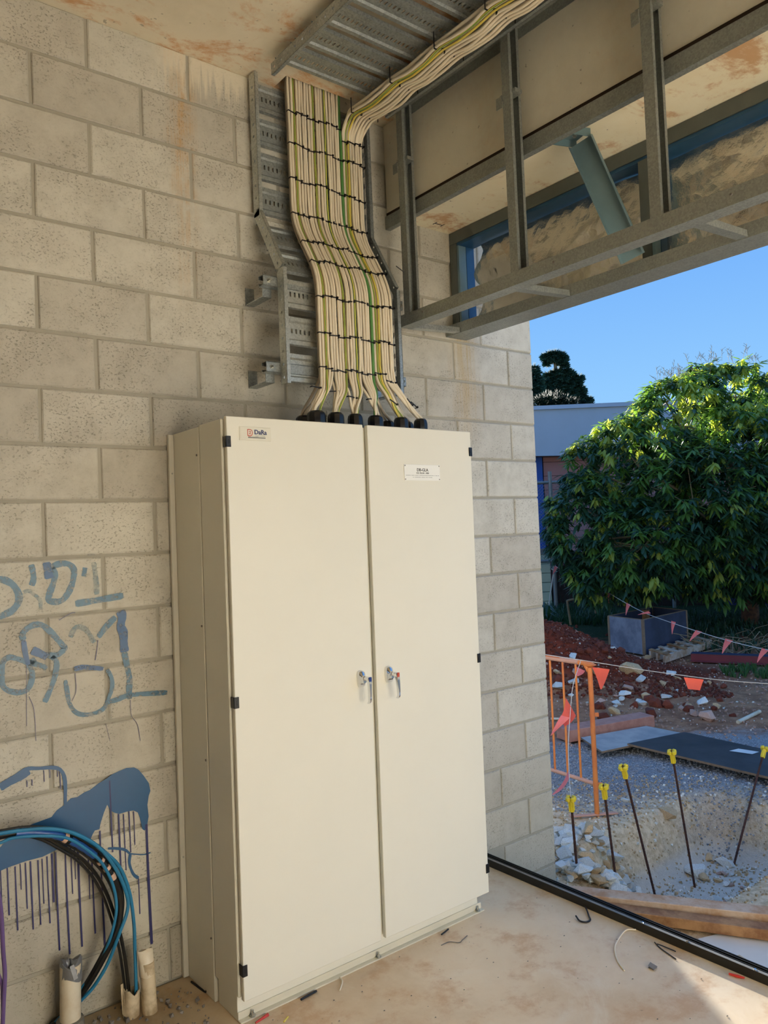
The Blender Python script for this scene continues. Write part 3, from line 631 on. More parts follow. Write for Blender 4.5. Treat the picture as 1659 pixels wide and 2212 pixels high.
def door(x0, x1, label):
    m = MB(); m.box(x0, -0.440, 0.086, x1, -0.421, 2.063, 0.0022)
    return obj('door', lean(m), 'cabinet_cream', cab, label=label, smooth=False)
dl = door(-2.118, -1.5335, 'left door with the small silver maker plate'); dr = door(-1.5125, -0.950, 'right door with the white name plate')
for d, x, s in ((dl, -2.118, 1), (dr, -0.950, -1)):
    for z in (1.975, 1.083, 0.188):
        m = MB(); X = SH(x, z)
        m.box(X - s * 0.004, -0.4435, z - 0.019, X + s * 0.015, -0.4402, z + 0.019, 0.001)
        m.box(X - s * 0.004, -0.4402, z - 0.019, X - s * 0.0005, -0.418, z + 0.019, 0.001)
        m.box(X + s * 0.006, -0.4450, z - 0.008, X + s * 0.011, -0.4435, z + 0.008)
        obj('hinge', m, 'black_plastic', d)
def handle(d, x, z, ink, tilt):
    m = MB()
    shield = [(-.011, -.031), (.011, -.031), (.0145, -.022), (.0155, 0), (.0155, .018), (.012, .028), (.005, .0315), (-.005, .0315), (-.012, .028), (-.0155, .018), (-.0155, 0), (-.0145, -.022)]
    n = len(shield); rings = [(1.0, 0), (1.0, .006), (.9, .014), (.62, .022), (.55, .030)]
    vs = [(x + a * k, -0.4402 - h, z + b * (k if k > .8 else k * .75)) for k, h in rings for a, b in shield]
    m.add(vs, [(i * n + j, i * n + (j + 1) % n, (i + 1) * n + (j + 1) % n, (i + 1) * n + j) for i in range(len(rings) - 1) for j in range(n)] + [tuple(range((len(rings) - 1) * n, len(rings) * n))])
    obj('handle_rose', m, 'chrome', d, smooth=True)
    m = MB()
    # lever: tapered grip hanging from the rose, its tip swept back
    sec = [(.012, .0145, -.058, .0), (.004, .0150, -.062, .0), (-.020, .0125, -.062, .0), (-.055, .0095, -.060, .0), (-.078, .0080, -.057, 0), (-.088, .0075, -.050, 0), (-.090, .0070, -.046, 0)]
    vs = []
    for h, w, yy, _ in sec:
        xx = x + tilt * h * -1 + 0.002
        vs += [(xx - w * .5, -0.44 + yy + .012, z + h), (xx + w * .5, -0.44 + yy + .012, z + h), (xx + w * .42, -0.44 + yy, z + h), (xx - w * .42, -0.44 + yy, z + h)]
    m.add(vs, [(i * 4 + j, i * 4 + (j + 1) % 4, i * 4 + 4 + (j + 1) % 4, i * 4 + 4 + j) for i in range(len(sec) - 1) for j in range(4)] + [(3, 2, 1, 0), tuple(len(vs) - 4 + j for j in range(4))])
    m.lathe([(.009, 0), (.009, .03)], (x + 0.002, -0.470, z + .004), V((0, -1, 0)), 12)
    obj('handle_lever', m, 'chrome', d, smooth=True, ang=0.5)
    m = MB(); m.box(x - .0055 + 0.002, -0.5032, z - .006, x + .0055 + 0.002, -0.5022, z + .0125); obj('lock_tab', m, ink, d)
    m = MB(); m.lathe([(.0046, 0), (.0046, .0014), (.003, .0018)], (x + 0.002, -0.5022, z - .008), V((0, -1, 0)), 12); obj('lock_barrel', m, 'bolt_zinc', d)
handle(dl, -1.590, 1.088, 'lock_blue', 0.04); handle(dr, -1.455, 1.086, 'lock_red', 0.10)
# maker plate: silver, red rounded badge, navy lettering
m = MB(); m.box(-2.064, -0.4418, 1.981, -1.939, -0.4402, 2.029, 0.0008); obj('maker_plate', m, 'plate_silver', dl)
m = MB(); m.box(-2.0595, -0.4424, 1.985, -1.9435, -0.4418, 2.025); obj('plate_face', m, 'plate_silver', dl)
Y = -0.4424
m = text_mesh('DaRa', 0.0225, 'ink_navy', (-1.9815, Y - .0007, 2.0105), bold=0.0004); obj('lettering', m, 'ink_navy', dl)
m = MB(); bx, bz = -2.0225, 2.0085
out = [(-.009, -.0125), (.001, -.0125), (.008, -.009), (.0105, 0), (.008, .009), (.001, .0125), (-.009, .0125), (-.0105, .011), (-.0105, -.011)]
inn = [(a * .76, b * .8) for a, b in out]; n = len(out)
m.add([(bx + a, Y - .0006, bz + b) for a, b in out + inn], [(i, (i + 1) % n, n + (i + 1) % n, n + i) for i in range(n)])
obj('badge', m, 'ink_red', dl)
m = text_mesh('2', 0.0165, 'ink_red', (bx - .0006, Y - .0006, bz)); obj('badge', m, 'ink_red', dl)
m = MB(); m.box(-2.031, Y - .0005, 1.9905, -1.962, Y, 1.9928); obj('lettering', m, 'ink_black', dl)
m = MB()
for k in range(14):
    m.box(-2.003 + k * .0029, Y - .0004, 1.9975, -2.003 + k * .0029 + .0021, Y, 1.9989); m.box(-2.030 + k * .0029, Y - .0004, 1.9947, -2.030 + k * .0029 + .0019, Y, 1.9958)
obj('lettering', m, 'ink_grey', dl)
# name plate on the right door
m = MB(); m.box(-1.329, -0.4428, 1.8475, -1.1355, -0.4402, 1.913, 0.0006); obj('name_plate', m, 'plate_white', dr)
m = text_mesh('DB-GLA', 0.0175, 'ink_grey', (-1.232, -0.4432, 1.8905), bold=0.0001); obj('lettering', m, 'ink_black', dr)
m = text_mesh('FED FROM - MSB', 0.0092, 'ink_grey', (-1.232, -0.4432, 1.8775)); obj('lettering', m, 'ink_grey', dr)
m = MB(); rr = random.Random(4)
for row, (a, b) in enumerate(((-1.322, -1.142), (-1.285, -1.180))):
    x = a
    while x < b:
        w = rr.uniform(.0016, .0034); m.box(x, -0.4431, 1.8675 - row * .0075, x + w, -0.4428, 1.8690 - row * .0075); x += w + (.0011 if rr.random() < .85 else .004)
obj('lettering', m, 'ink_grey', dr)
for x in (-1.3245, -1.140):
    for z in (1.8525, 1.908):
        m = MB(); m.lathe([(.0024, 0), (.0024, .0012)], (x, -0.4428, z), V((0, -1, 0)), 8); obj('screw', m, 'dust_grey', dr)

# ------------------------------------------------------------------ cable glands on the cabinet's top
def gland_mb(x, y, k):
    z0 = 2.0565
    n = MB(); n.lathe([(.036 * k, 0), (.036 * k, .022)], (x, y, z0), n=6)
    h = MB(); h.lathe([(.033 * k, .022), (.034 * k, .026), (.034 * k, .058), (.031 * k, .070), (.024 * k, .0775), (.021 * k, .0780), (.019 * k, .066)], (x, y, z0), n=10)
    return n, h
GL = [(-1.632, -0.275, 1.12), (-1.534, -0.27, 1.0), (-1.437, -0.27, .95), (-1.331, -0.27, 1.0), (-1.192, -0.27, .95), (-1.080, -0.27, .92)]
GB = [(-1.612, -0.150, 1.0), (-1.182, -0.165, .92), (-1.068, -0.165, .9)]
GN = ['leftmost black cable gland in the front row on the cabinet top', 'second black cable gland in the front row on the cabinet top', 'third black cable gland in the front row, left of the door gap',
      'fourth black cable gland in the front row, just right of the door gap', 'fifth black cable gland in the front row, under the green and yellow cable', 'rightmost black cable gland in the front row on the cabinet top',
      'black cable gland half hidden behind the leftmost front gland', 'black cable gland half hidden behind the fourth front gland', 'black cable gland half hidden behind the fifth front gland']
for (x, y, k), lb in zip(GL + GB, GN):
    t = thing('cable_gland', (x, y, 2.0565), lb, 'gland', 'cable glands on the cabinet top')
    n, h = gland_mb(x, y, k); obj('lock_nut', n, 'gland_black', t); obj('dome_nut', h, 'gland_black', t, smooth=True, ang=0.4)

# ================================================================== CABLE TRAYS
TX0, TX1 = -1.735, -1.140
def rung_mesh(W):
    m = MB(); v = [(0, -.014), (.003, 0), (.020, 0), (.027, -.007), (.044, -.007), (.050, -.007), (.069, -.007), (.075, -.007), (.092, -.007), (.099, 0), (.116, 0), (.119, -.014)]
    P = lambda u, k: (u, v[k][0], v[k][1])
    for k in range(len(v) - 1):
        if k == 5:
            n = int(W / .0205); off = (W - n * .0205) / 2
            u = 0.0
            for j in range(n):
                a = off + j * .0205 + .006; b = a + .0085
                m.quad(P(u, k), P(a, k), P(a, k + 1), P(u, k + 1)); u = b
                # folded slot lips give the sheet a visible thickness
                m.quad(P(a, k), (a, v[k][0], -.0095), (a, v[k + 1][0], -.0095), P(a, k + 1)); m.quad(P(b, k), P(b, k + 1), (b, v[k + 1][0], -.0095), (b, v[k][0], -.0095))
            m.quad(P(u, k), P(W, k), P(W, k + 1), P(u, k + 1))
        else: m.quad(P(0, k), P(W, k), P(W, k + 1), P(0, k + 1))
    return m.mesh('rung', ['galv_lit'])
W = TX1 - TX0 - 0.004
RM = rung_mesh(W); RM2 = RM.copy(); RM2.materials[0] = MATS['galv']
def place_rung(tray, me, o, along, normal):
    # local x = across the tray, local y = along it, local z = towards the cables
    ax = V((1, 0, 0)); M = Matrix((ax, along, normal)).transposed()
    if M.determinant() < 0: pass
    ob = bpy.data.objects.new('rung', me); COL.objects.link(ob); ob.parent = tray
    m4 = M.to_4x4(); m4.translation = V(o) - wloc(tray); ob.matrix_local = m4; WLOC[ob.name] = V(o)
def side_rail(tray, pts, xs, depth, lip, mat, sgn, step=0.052, parent_name='side_rail'):
    """flange of a tray: pts = path of its foot, depth = vector from foot to lip"""
    m = MB()
    for a, b, dep in pts:
        a = V((xs, *a)); b = V((xs, *b)); d = b - a; L = d.length; d.normalize(); H = V(dep).length; dn = V(dep).normalized()
        m.plate_holes(a, d, dn, L, H, [step * (k + .5) for k in range(int(L / step))], .0062)
        e0 = a + V(dep); e1 = b + V(dep); w = V((sgn * lip, 0, 0)); t = dn * .002
        m.quad(e0, e1, e1 + w, e0 + w); m.quad(e0 + w, e1 + w, e1 + w - dn * .008, e0 + w - dn * .008); m.quad(e0, e1, e1 - t * 3 , e0 - t * 3)
        o = V((-sgn * .0016, 0, 0)); m.plate_holes(a + o, d, dn, L, H, [step * (k + .5) for k in range(int(L / step))], .0062)
        m.quad(e0 + o, e0, a, a + o); m.quad(e1 + o, e1, b, b + o)
    return obj(parent_name, m, mat, tray)
ZB, ZM0, ZM1, ZT = 2.246, 2.70, 2.985, CEIL + 0.02
YL, YU = -0.190, -0.022
def y_floor(z):
    if z <= ZM0: return YL
    if z >= ZM1: return YU
    return YL + (YU - YL) * (z - ZM0) / (ZM1 - ZM0)
riser = thing('cable_tray', (-1.44, -0.2, ZB), 'galvanised slotted cable tray stepping down the block wall above the cabinet', 'cable tray')
kd = V((0, YU - YL, ZM1 - ZM0)); kL = kd.length; kdn = kd.normalized(); kn = V((0, -kdn.z, kdn.y))
F = 0.046
for xs, s in ((TX0, 1), (TX1, -1)):
    side_rail(riser, [((YL, ZB), (YL, ZM0 + .01), (0, -F, 0)), ((YL, ZM0), (YU, ZM1), tuple(kn * F)), ((YU, ZM1 - .01), (YU, CEIL - .008), (0, -F, 0))], xs, F, 0.016, 'galv_lit' if s == 1 else 'galv', s)
for z in (2.262, 2.413, 2.563): place_rung(riser, RM, (TX0 + .002, YL, z), V((0, 0, 1)), V((0, -1, 0)))
for s in (0.02, 0.175): q = V((0, YL, ZM0)) + kdn * s; place_rung(riser, RM2, (TX0 + .002, q.y, q.z), kdn, kn)
for z in (3.005, 3.152, 3.299, 3.446): place_rung(riser, RM2, (TX0 + .002, YU, z), V((0, 0, 1)), V((0, -1, 0)))
# strut brackets that hold the lower length off the wall
for i, (z, lb) in enumerate(((2.66, 'upper of two galvanised strut brackets behind the cable tray'), (2.315, 'lower of two galvanised strut brackets behind the cable tray'))):
    t = thing('strut_bracket', (-1.44, -0.1, z), lb, 'bracket', 'strut brackets of the cable tray')
    m = MB()
    for a, b, c, d in ((-.186, -.183, -.02, .02), (-.186, -.147, .0185, .0205), (-.186, -.147, -.0205, -.0185), (-.150, -.147, -.02, -.008), (-.150, -.147, .008, .02)):
        m.box(-1.80, a - .003, z + c, -1.085, b - .003, z + d)
    obj('strut', m, 'galv', t)
    for x in (-1.76, -1.105):
        m = MB(); m.box(x - .02, -.145, z - .05, x + .02, -.141, z - .02); m.box(x - .02, -.145, z - .054, x + .02, 0.0, z - .05); m.box(x - .02, -.004, z - .054, x + .02, 0.0, z + .02)
        obj('cantilever', m, 'galv', t)
    for x in (-1.775, -1.10):
        m = MB(); m.lathe([(.011, 0), (.011, .002), (.007, .002), (.007, .008), (.004, .008), (.004, .016)], (x, -.189, z), V((0, -1, 0)), 6); obj('bolt', m, 'bolt_zinc', t)

# overhead tray, flanges down
CT = 3.541
over = thing('cable_tray', (-1.44, -2.0, CT), 'galvanised slotted cable tray hung upside down under the concrete ceiling', 'cable tray')
for xs, s in ((TX0, 1), (TX1, -1)):
    side_rail(over, [((-0.205, CT), (-4.66, CT), (0, 0, -F))], xs, F, 0.014, 'galv', s)
for k in range(29):
    y = -0.232 - k * 0.150
    place_rung(over, RM2, (TX0 + .002, y, CT), V((0, -1, 0)), V((0, 0, -1)))
for y in (-0.9, -2.4, -3.9):
    m = MB(); m.box(TX0 - .03, y - .02, CT + .016, TX1 + .03, y + .02, CEIL - .001); obj('hanger', m, 'galv', over)

# ------------------------------------------------------------------ cables
N = 28
X0, X1 = -1.588, -1.196
def gy(j): return 1 if j in (0, 1, 5) else 0
def vx(i): return X0 + (X1 - X0) * (i + 0.5) / N
def kind_of(i): return {2: 'gy', 9: 'gy', 13: 'gy2', 19: 'green', 21: 'gy', 22: 'gyf'}.get(i, 'w')
rc = random.Random(11)
TIEZ = [3.45, 3.31, 3.16, 3.01, 2.872, 2.77, 2.612, 2.458, 2.316]
def wob(i, z, lay):
    return V((0.0009 * math.sin(i * 2.1 + z * 7) + 0.0005 * math.sin(i * 5.3 + z * 19), 0.0022 * math.sin(i * 3.7 + z * 9 + lay) + .0022 * math.sin(i * 12.9), 0))
def vpath(i, lay, ztop, zbot=2.33):
    out = []; n = 44
    for k in range(n + 1):
        z = ztop + (zbot - ztop) * k / n
        # rounded cranks: average of the tray floor over a short length
        yf = sum(y_floor(z + d) for d in (-.06, -.03, 0, .03, .06)) / 5
        yy = yf - (0.056 if lay == 0 else 0.036)
        out.append(V((vx(i), yy, z)) + wob(i, z, lay))
    return out
HZ0 = 20
def hz_tail(i, lay):
    j = i - HZ0; x = -1.319 + j * 0.0173; z0 = 3.484 + (.018 if lay else 0)
    pts = [V((vx(i), -.078, 3.405)), V((vx(i) * .5 + x * .5, -.096, 3.445)), V((x, -.150, z0 - .004))]
    y = -0.19
    rr = random.Random(i * 7 + lay)
    while y > -4.6:
        ph = (y + .19) / .27
        sag = -0.012 * abs(math.sin(PI * ph)) * (0.5 + rr.random()) * (1 if lay == 0 else .3)
        pts.append(V((x + rr.uniform(-.004, .004) * (abs(math.sin(PI * ph)) + .15), y, z0 + sag))); y -= 0.09 if y > -1.6 else 0.3
    return pts
def fan(i, lay, g):
    gx, gyy, k = g
    a = V((vx(i), YL - (0.056 if lay == 0 else .036), 2.33)); r = .013 * k
    an = rc.uniform(0, 2 * PI); e = V((gx + r * math.cos(an), gyy + r * math.sin(an), 2.10))
    mid = a.lerp(e, 0.5)
    return [a, V((a.x + (e.x - a.x) * .06, a.y - .004, 2.285)), V((a.x + (e.x - a.x) * .34, mid.y - .012, 2.225)), V((a.x + (e.x - a.x) * .72, e.y * .7 + mid.y * .3, 2.172)), V((e.x, e.y, 2.135)), e]
gmap = [0] * 5 + [1] * 5 + [2] * 5 + [3] * 5 + [4] * 4 + [5] * 4
def cable_mb(path, kd):
    m = MB()
    if kd == 'w': m.tube(path, .0057, 10, ref=(1, 0, 0), ry=.0066)
    elif kd == 'green': m.tube(path, .0062, 8, ref=(1, 0, 0), ry=.0062)
    else: m.tube(path, .0044, 8, ref=(1, 0, 0), mif=lambda j: 0 if j in ((4, 0) if kd == 'gyf' else ((5, 1, 3) if kd == 'gy2' else (6, 2))) else 1)
    return m
ORD = 'first second third fourth fifth sixth seventh eighth ninth tenth eleventh twelfth thirteenth fourteenth fifteenth sixteenth seventeenth eighteenth nineteenth twentieth'.split()
for i in range(N):
    kd = kind_of(i); hz = i >= HZ0
    down = cr(fan(i, 0, GL[gmap[i]]), 7)
    if hz: path = cr(hz_tail(i, 0)[::-1], 4)[:-1] + vpath(i, 0, 3.395)[:-1] + down
    else: path = [V((vx(i), -.078, CEIL + .45))] + vpath(i, 0, CEIL + .2)[:-1] + down
    m = cable_mb(path, kd)
    if kd == 'w':
        nw = sum(1 for q in range(HZ0 if hz else 0, i) if kind_of(q) == 'w')
        lb = ('white cable turning off along the ceiling tray, ' + ORD[nw] + ' from the inside of the bend') if hz else ('white cable rising through the ceiling slot, ' + ORD[nw] + ' white one from the bundle left')
    else:
        lb = {2: 'thin green and yellow earth cable nearest the left side of the riser bundle', 9: 'thin green and yellow earth cable left of the middle of the riser bundle', 13: 'thin green and yellow earth cable in the middle of the riser bundle',
              19: 'thick plain green cable right of the middle of the riser bundle', 21: 'green and yellow earth cable that turns off along the ceiling tray, left one', 22: 'green and yellow earth cable that turns off along the ceiling tray, right one'}[i]
    obj('cable', m, ['cable_white'] if kd == 'w' else (['cable_green'] if kd == 'green' else ['cable_green', 'cable_yellow']), smooth=True, ctr=True, label=lb, cat='cable',
        group=('white cables along the ceiling tray' if hz else 'white cables up through the ceiling') if kd == 'w' else 'earth cables of the riser bundle')
back = {0: 6, 1: 6, 2: 0, 3: 6, 4: 1, 6: 1, 8: 2, 11: 2, 13: 3, 15: 3, 17: 7, 18: 7, 19: 7, 23: 8, 24: 8, 25: 8, 27: 5}
for i in range(0, N - 1):
    hz = i >= HZ0
    if i not in back and not hz and i > 2: continue
    g = back.get(i); vxi = vx
    if g is None: g = 4 if i < 24 else 5
    down = cr(fan(i, 1, (GL + GB)[g]), 7)
    if hz: path = cr(hz_tail(i, 1)[::-1], 4)[:-1] + vpath(i, 1, 3.395)[:-1] + down
    else: path = [V((vx(i), -.05, CEIL + .45))] + vpath(i, 1, CEIL + .2)[:-1] + down
    path = [q + V((.0055, 0, 0)) for q in path]
    obj('cable', cable_mb(path, 'w'), 'cable_white' if i % 3 else 'cable_grey', smooth=True, ctr=True, cat='cable', group='cables in the back layer of the bundle',
        label='white sheathed cable in the back layer of the riser bundle, seen between the front ones')

# cable ties: short black bands, one round every pair or so of cables, in nine rows
def tie_mesh(w):
    m = MB(); m.box(-w / 2, -.0095, -.0022, w / 2, -.0068, .0022); m.box(-w / 2 - .0012, -.0095, -.0022, -w / 2, .008, .0022); m.box(w / 2, -.0095, -.0022, w / 2 + .0012, .008, .0022)
    m.box(w / 2 - .006, -.0145, -.0038, w / 2 + .0005, -.0095, .0038); m.box(w / 2 - .0045, -.0185, -.001, w / 2 - .001, -.0145, .001)
    return m.mesh('cable_tie', ['tie_black'])
TM = [tie_mesh(.0275), tie_mesh(.0405)]
RN = ['top row, under the ceiling slot', 'second row from the top', 'third row from the top', 'fourth row, just above the tray bends', 'fifth row, on the upper bend', 'sixth row, on the lower bend', 'seventh row, below the bends', 'eighth row from the top', 'bottom row, above the cable fan']
for r, z in enumerate(TIEZ):
    i = 0; k = 0; last = N
    while i < last:
        n = 3 if (k * 7 + r * 3) % 5 == 0 else 2
        if i + n > last: n = last - i
        x = (vx(i) + vx(min(i + n - 1, last - 1))) / 2
        zz = z + 0.006 * math.sin(k * 1.3 + r) + (-0.012 if i > 15 and r in (2, 3, 4) else 0) - (0.05 if (r == 0 and i >= HZ0) else 0) - (.022 if (r == 8 and i > 23) else 0)
        yf = sum(y_floor(zz + d) for d in (-.06, -.03, 0, .03, .06)) / 5 - .056
        tilt = 0.0
        if ZM0 - .02 < zz < ZM1 + .02: tilt = -math.atan2(YU - YL, ZM1 - ZM0) * .9
        inst('cable_tie', TM[1 if n == 3 else 0], None, (x, yf, zz), rot=(tilt, rc.uniform(-.08, .22), 0), label='black cable tie round the vertical cables, ' + RN[r], cat='cable tie', group='black cable ties, ' + RN[r])
        i += n; k += 1
for r, y in enumerate((-.19, -.46, -.73, -1.0, -1.27, -1.54)):
    for k in range(3):
        m_ = -1.296 + k * .046
        o = inst('cable_tie', TM[1], None, (m_, y + .006 * math.sin(k + r), 3.484), rot=(-PI / 2 + .05, 0, 0), scale=(1.15, 1, 1), label='black cable tie round the cables under the ceiling tray', cat='cable tie', group='black cable ties under the ceiling tray')
    m = MB(); m.box(-1.331, y - .002, 3.473, -1.3285, y + .002, CT - .002); m.box(-1.331, y - .002, 3.4725, -1.318, y + .002, 3.4755)
    obj('cable_tie', m, 'tie_black', ctr=True, label='black cable tie round the cables under the ceiling tray', cat='cable tie', group='black cable ties under the ceiling tray')
for k, (gx, gyy, z, an) in enumerate(((-1.622, -.262, 2.232, .1), (-1.54, -.262, 2.222, -.1), (-1.445, -.262, 2.205, .15), (-1.345, -.264, 2.205, -.1), (-1.232, -.268, 2.198, .5), (-1.142, -.268, 2.205, .75), (-1.112, -.262, 2.196, .6))):
    inst('cable_tie', TM[1], None, (gx, gyy, z), rot=(0, an, 0), label='black cable tie bunching the fanned cables above gland ' + ['one from the left', 'two from the left', 'three from the left', 'four from the left', 'five from the left', 'six, lower of its pair', 'six, upper of its pair'][k], cat='cable tie', group='black cable ties on the cable fan')
m = MB(); m.tube([(-1.128, -.205, 2.83), (-1.09, -.215, 2.805)], .0022, 6); obj('cable_tie', m, 'tie_black', ctr=True, label='loose black cable tie tail sticking out from the tray bend', cat='cable tie')

# ================================================================== STEEL FRAMING over the opening
fr = thing('stud_frame', (-1.05, -2.0, 2.57), 'galvanised steel stud bulkhead frame hanging in front of the concrete beam', 'frame')
def chan(m, p0, p1, a, b, w, d, lip, t=.0022, ctr=False):
    p0 = V(p0); p1 = V(p1); a = V(a).normalized(); b = V(b).normalized(); ax = p1 - p0; L = ax.length; ax.normalize(); mid = (p0 + p1) / 2
    def seg(u0, u1, v0, v1): m.obox(mid + a * ((u0 + u1) / 2) + b * ((v0 + v1) / 2), ax, a, b, L / 2, abs(u1 - u0) / 2, abs(v1 - v0) / 2)
    seg(0, w, 0, t); seg(0, t, t, d); seg(w - t, w, t, d)
    if lip: seg(t, lip, d - t, d); seg(w - lip, w - t, d - t, d)
FX, FB = -1.082, -1.018
m = MB(); chan(m, (FX - .001, -0.16, 2.568), (FX - .001, -4.69, 2.568), (1, 0, 0), (0, 0, 1), .066, .053, 0); obj('bottom_track', m, 'galv_stud', fr)
m = MB(); chan(m, (FX - .001, -0.16, 3.586), (FX - .001, -4.69, 3.586), (1, 0, 0), (0, 0, -1), .066, .044, 0); obj('top_track', m, 'galv_stud', fr)
for k, y in enumerate((-0.214, -0.860, -1.470, -2.08, -2.69, -3.30, -3.91, -4.52)):
    m = MB(); chan(m, (FX + .0015, y + .022, 2.572), (FX + .0015, y + .022, 3.584), (1, 0, 0), (0, -1, 0), .061, .040, .014); obj('stud', m, 'galv_stud', fr)
    if k < 4:
        m = MB(); m.box(FX + .012, y - .035, 3.315, FX + .05, y + .045, 3.33); m.box(FX - .004, y + .022, 3.27, FX - .0005, y + .052, 3.315); obj('clip', m, 'galv_stud', fr)
m = MB(); chan(m, (-0.654, -0.006, 2.612), (-0.654, -4.69, 2.612), (1, 0, 0), (0, 0, 1), .142, .052, 0); obj('outer_track', m, 'galv_stud', fr)
for y0, y1 in ((-.165, -.09), (-.815, -.765), (-1.575, -1.535), (-2.3, -2.26), (-3.1, -3.06)):
    m = MB(); d = V((0.365, y1 - y0, .044)); a = V((FB - .004, y0, 2.572))
    m.bar(a, a + d, .040, .003); s_ = V((0, .0185, .011)); m.bar(a + s_, a + d + s_, .003, .022); s_ = V((0, -.0185, .011)); m.bar(a + s_, a + d + s_, .003, .022)
    obj('cross_member', m, 'galv_lit' if y0 > -.3 else 'galv_stud', fr)  # member nearest the wall is paler, standing for skylight on it
for y in (-.32, -1.05, -1.72):
    m = MB(); m.lathe([(.005, 0), (.004, .003)], (FX - .001, y, 2.60), V((-1, 0, 0)), 8); obj('screw', m, 'dust_grey', fr)

# high window in steel members, lined with reflective foil
win = thing('window_1', (-0.55, -2.0, 2.66), None, None); win['kind'] = 'structure'
def member(name, x0, y0, z0, x1, y1, z1, mats, reveal):
    m = MB(); m.box(x0, y0, z0, x1, y1, z1, .002); return obj(name, m, mats, win)
m = MB(); chan(m, (-0.60, -0.004, 3.090), (-0.60, -4.69, 3.090), (0, 0, 1), (1, 0, 0), .058, .11, 0); obj('head_rail', m, 'steel_dark_grey', win)
m = MB(); m.box(-0.595, -4.69, 3.075, -0.49, -0.052, 3.0885); obj('head_lining', m, 'steel_navy', win)
m = MB(); chan(m, (-0.60, -0.004, 2.666), (-0.60, -0.004, 3.088), (0, -1, 0), (1, 0, 0), .046, .11, 0); obj('jamb', m, 'steel_dark_grey', win)
m = MB(); m.box(-0.596, -0.064, 2.667, -0.545, -0.051, 3.074); obj('jamb_lining', m, 'steel_blue', win)
m = MB(); m.box(-0.545, -0.066, 2.667, -0.49, -0.051, 3.074); obj('jamb_lining', m, 'steel_navy', win)
for y in (-1.105, -2.25, -3.4, -4.55):
    m = MB(); chan(m, (-0.60, y, 2.666), (-0.60, y, 3.075), (0, -1, 0), (1, 0, 0), .042, .10, 0); obj('mullion', m, 'steel_dark_grey', win)
    m = MB(); m.box(-0.597, y - .058, 2.667, -0.56, y - .0435, 3.074); obj('mullion_lining', m, 'steel_blue', win)
    m = MB(); m.box(-0.56, y - .060, 2.667, -0.50, y - .0435, 3.074); obj('mullion_lining', m, 'steel_navy', win)
def foil(y0, y1, z0, z1, seed, torn, label):
    m = MB(); ny, nz = 70, 34; rr = V((seed * 3.1, seed, 0))
    for j in range(nz + 1):
        for i in range(ny + 1):
            u, w = i / ny, j / nz; y = y0 + (y1 - y0) * u; z = z0 + (z1 - z0) * w
            if torn:
                k = max(0, 1 - u * 7); y += k * .028 * math.sin(w * 11 + 1) + k * .02 * mnoise.noise(V((w * 9, seed, 0)))
                z += max(0, 1 - w * 5) * .016 * mnoise.noise(V((u * 14, seed, 3)))
            p = V((y * 5, z * 7, seed))
            d = .008 * mnoise.noise(p) + .004 * mnoise.noise(p * 2.7 + rr) + .0012 * mnoise.noise(p * 7) + (.014 * mnoise.noise(V((u * 3.2 - w * 2.2, u * 1.2, 7 + seed))) if torn else 0)
            m.v.append((-0.515 + d, y, z))
    for j in range(nz):
        for i in range(ny):
            a = j * (ny + 1) + i; m.f.append((a, a + 1, a + ny + 2, a + ny + 1)); m.m.append(0)
    obj('foil_sheet', m, 'foil', smooth=True, ang=3.0, ctr=True, label=label, cat='insulation', group='foil sheets behind the steel framing')
foil(-.125, -1.10, 2.672, 3.068, 1.0, True, 'crumpled silver foil sheet with a torn left edge, beside the window jamb')
foil(-1.165, -2.245, 2.668, 3.07, 2.0, False, 'flatter silver foil sheet in the bay beyond the mullion, at the right')
foil(-2.31, -3.395, 2.668, 3.07, 3.0, False, 'silver foil sheet in the third bay, outside the picture'); foil(-3.46, -4.54, 2.668, 3.07, 4.0, False, 'silver foil sheet in the fourth bay, outside the picture')
# folded steel brace from the soffit down to the outer frame
br = thing('steel_brace', (-.86, -1.04, 3.14), 'blue-grey folded steel brace bolted to the concrete soffit, leaning down to the frame', 'brace')
A = V((-.862, -1.035, 3.116)); B = V((-.672, -1.112, 2.672)); d = (B - A).normalized(); side = V((.35, -.94, 0)); side = (side - d * side.dot(d)).normalized(); nn = d.cross(side)
if nn.dot(V((-3.34, -2.86, 1.6)) - A) < 0: nn = -nn
m = MB(); chan(m, A - side * .046, B - side * .046, side, nn, .092, .034, 0); obj('brace_web', m, 'steel_blue', br)
m = MB(); e1 = V((-.965, -1.0, 3.141)); m.bar(e1, A + V((.012, 0, .028)), .092, .006, up=(0, 0, 1)); q = (A + V((.012, 0, .028)) - e1).normalized(); r_ = q.cross(V((0, 0, 1)))
for s in (-1, 1): m.bar(e1 + r_ * (.045 * s) - V((0, 0, .014)), A + V((.012, 0, .014)) + r_ * (.045 * s), .003, .03)
obj('foot_plate', m, 'steel_blue', br)
for f in (.3, .72):
    q = e1.lerp(A, f); m = MB(); m.lathe([(.010, 0), (.010, .002), (.0065, .002), (.0065, .008)], (q.x, q.y, 3.134), V((0, 0, -1)), 6); obj('bolt', m, 'bolt_zinc', br)

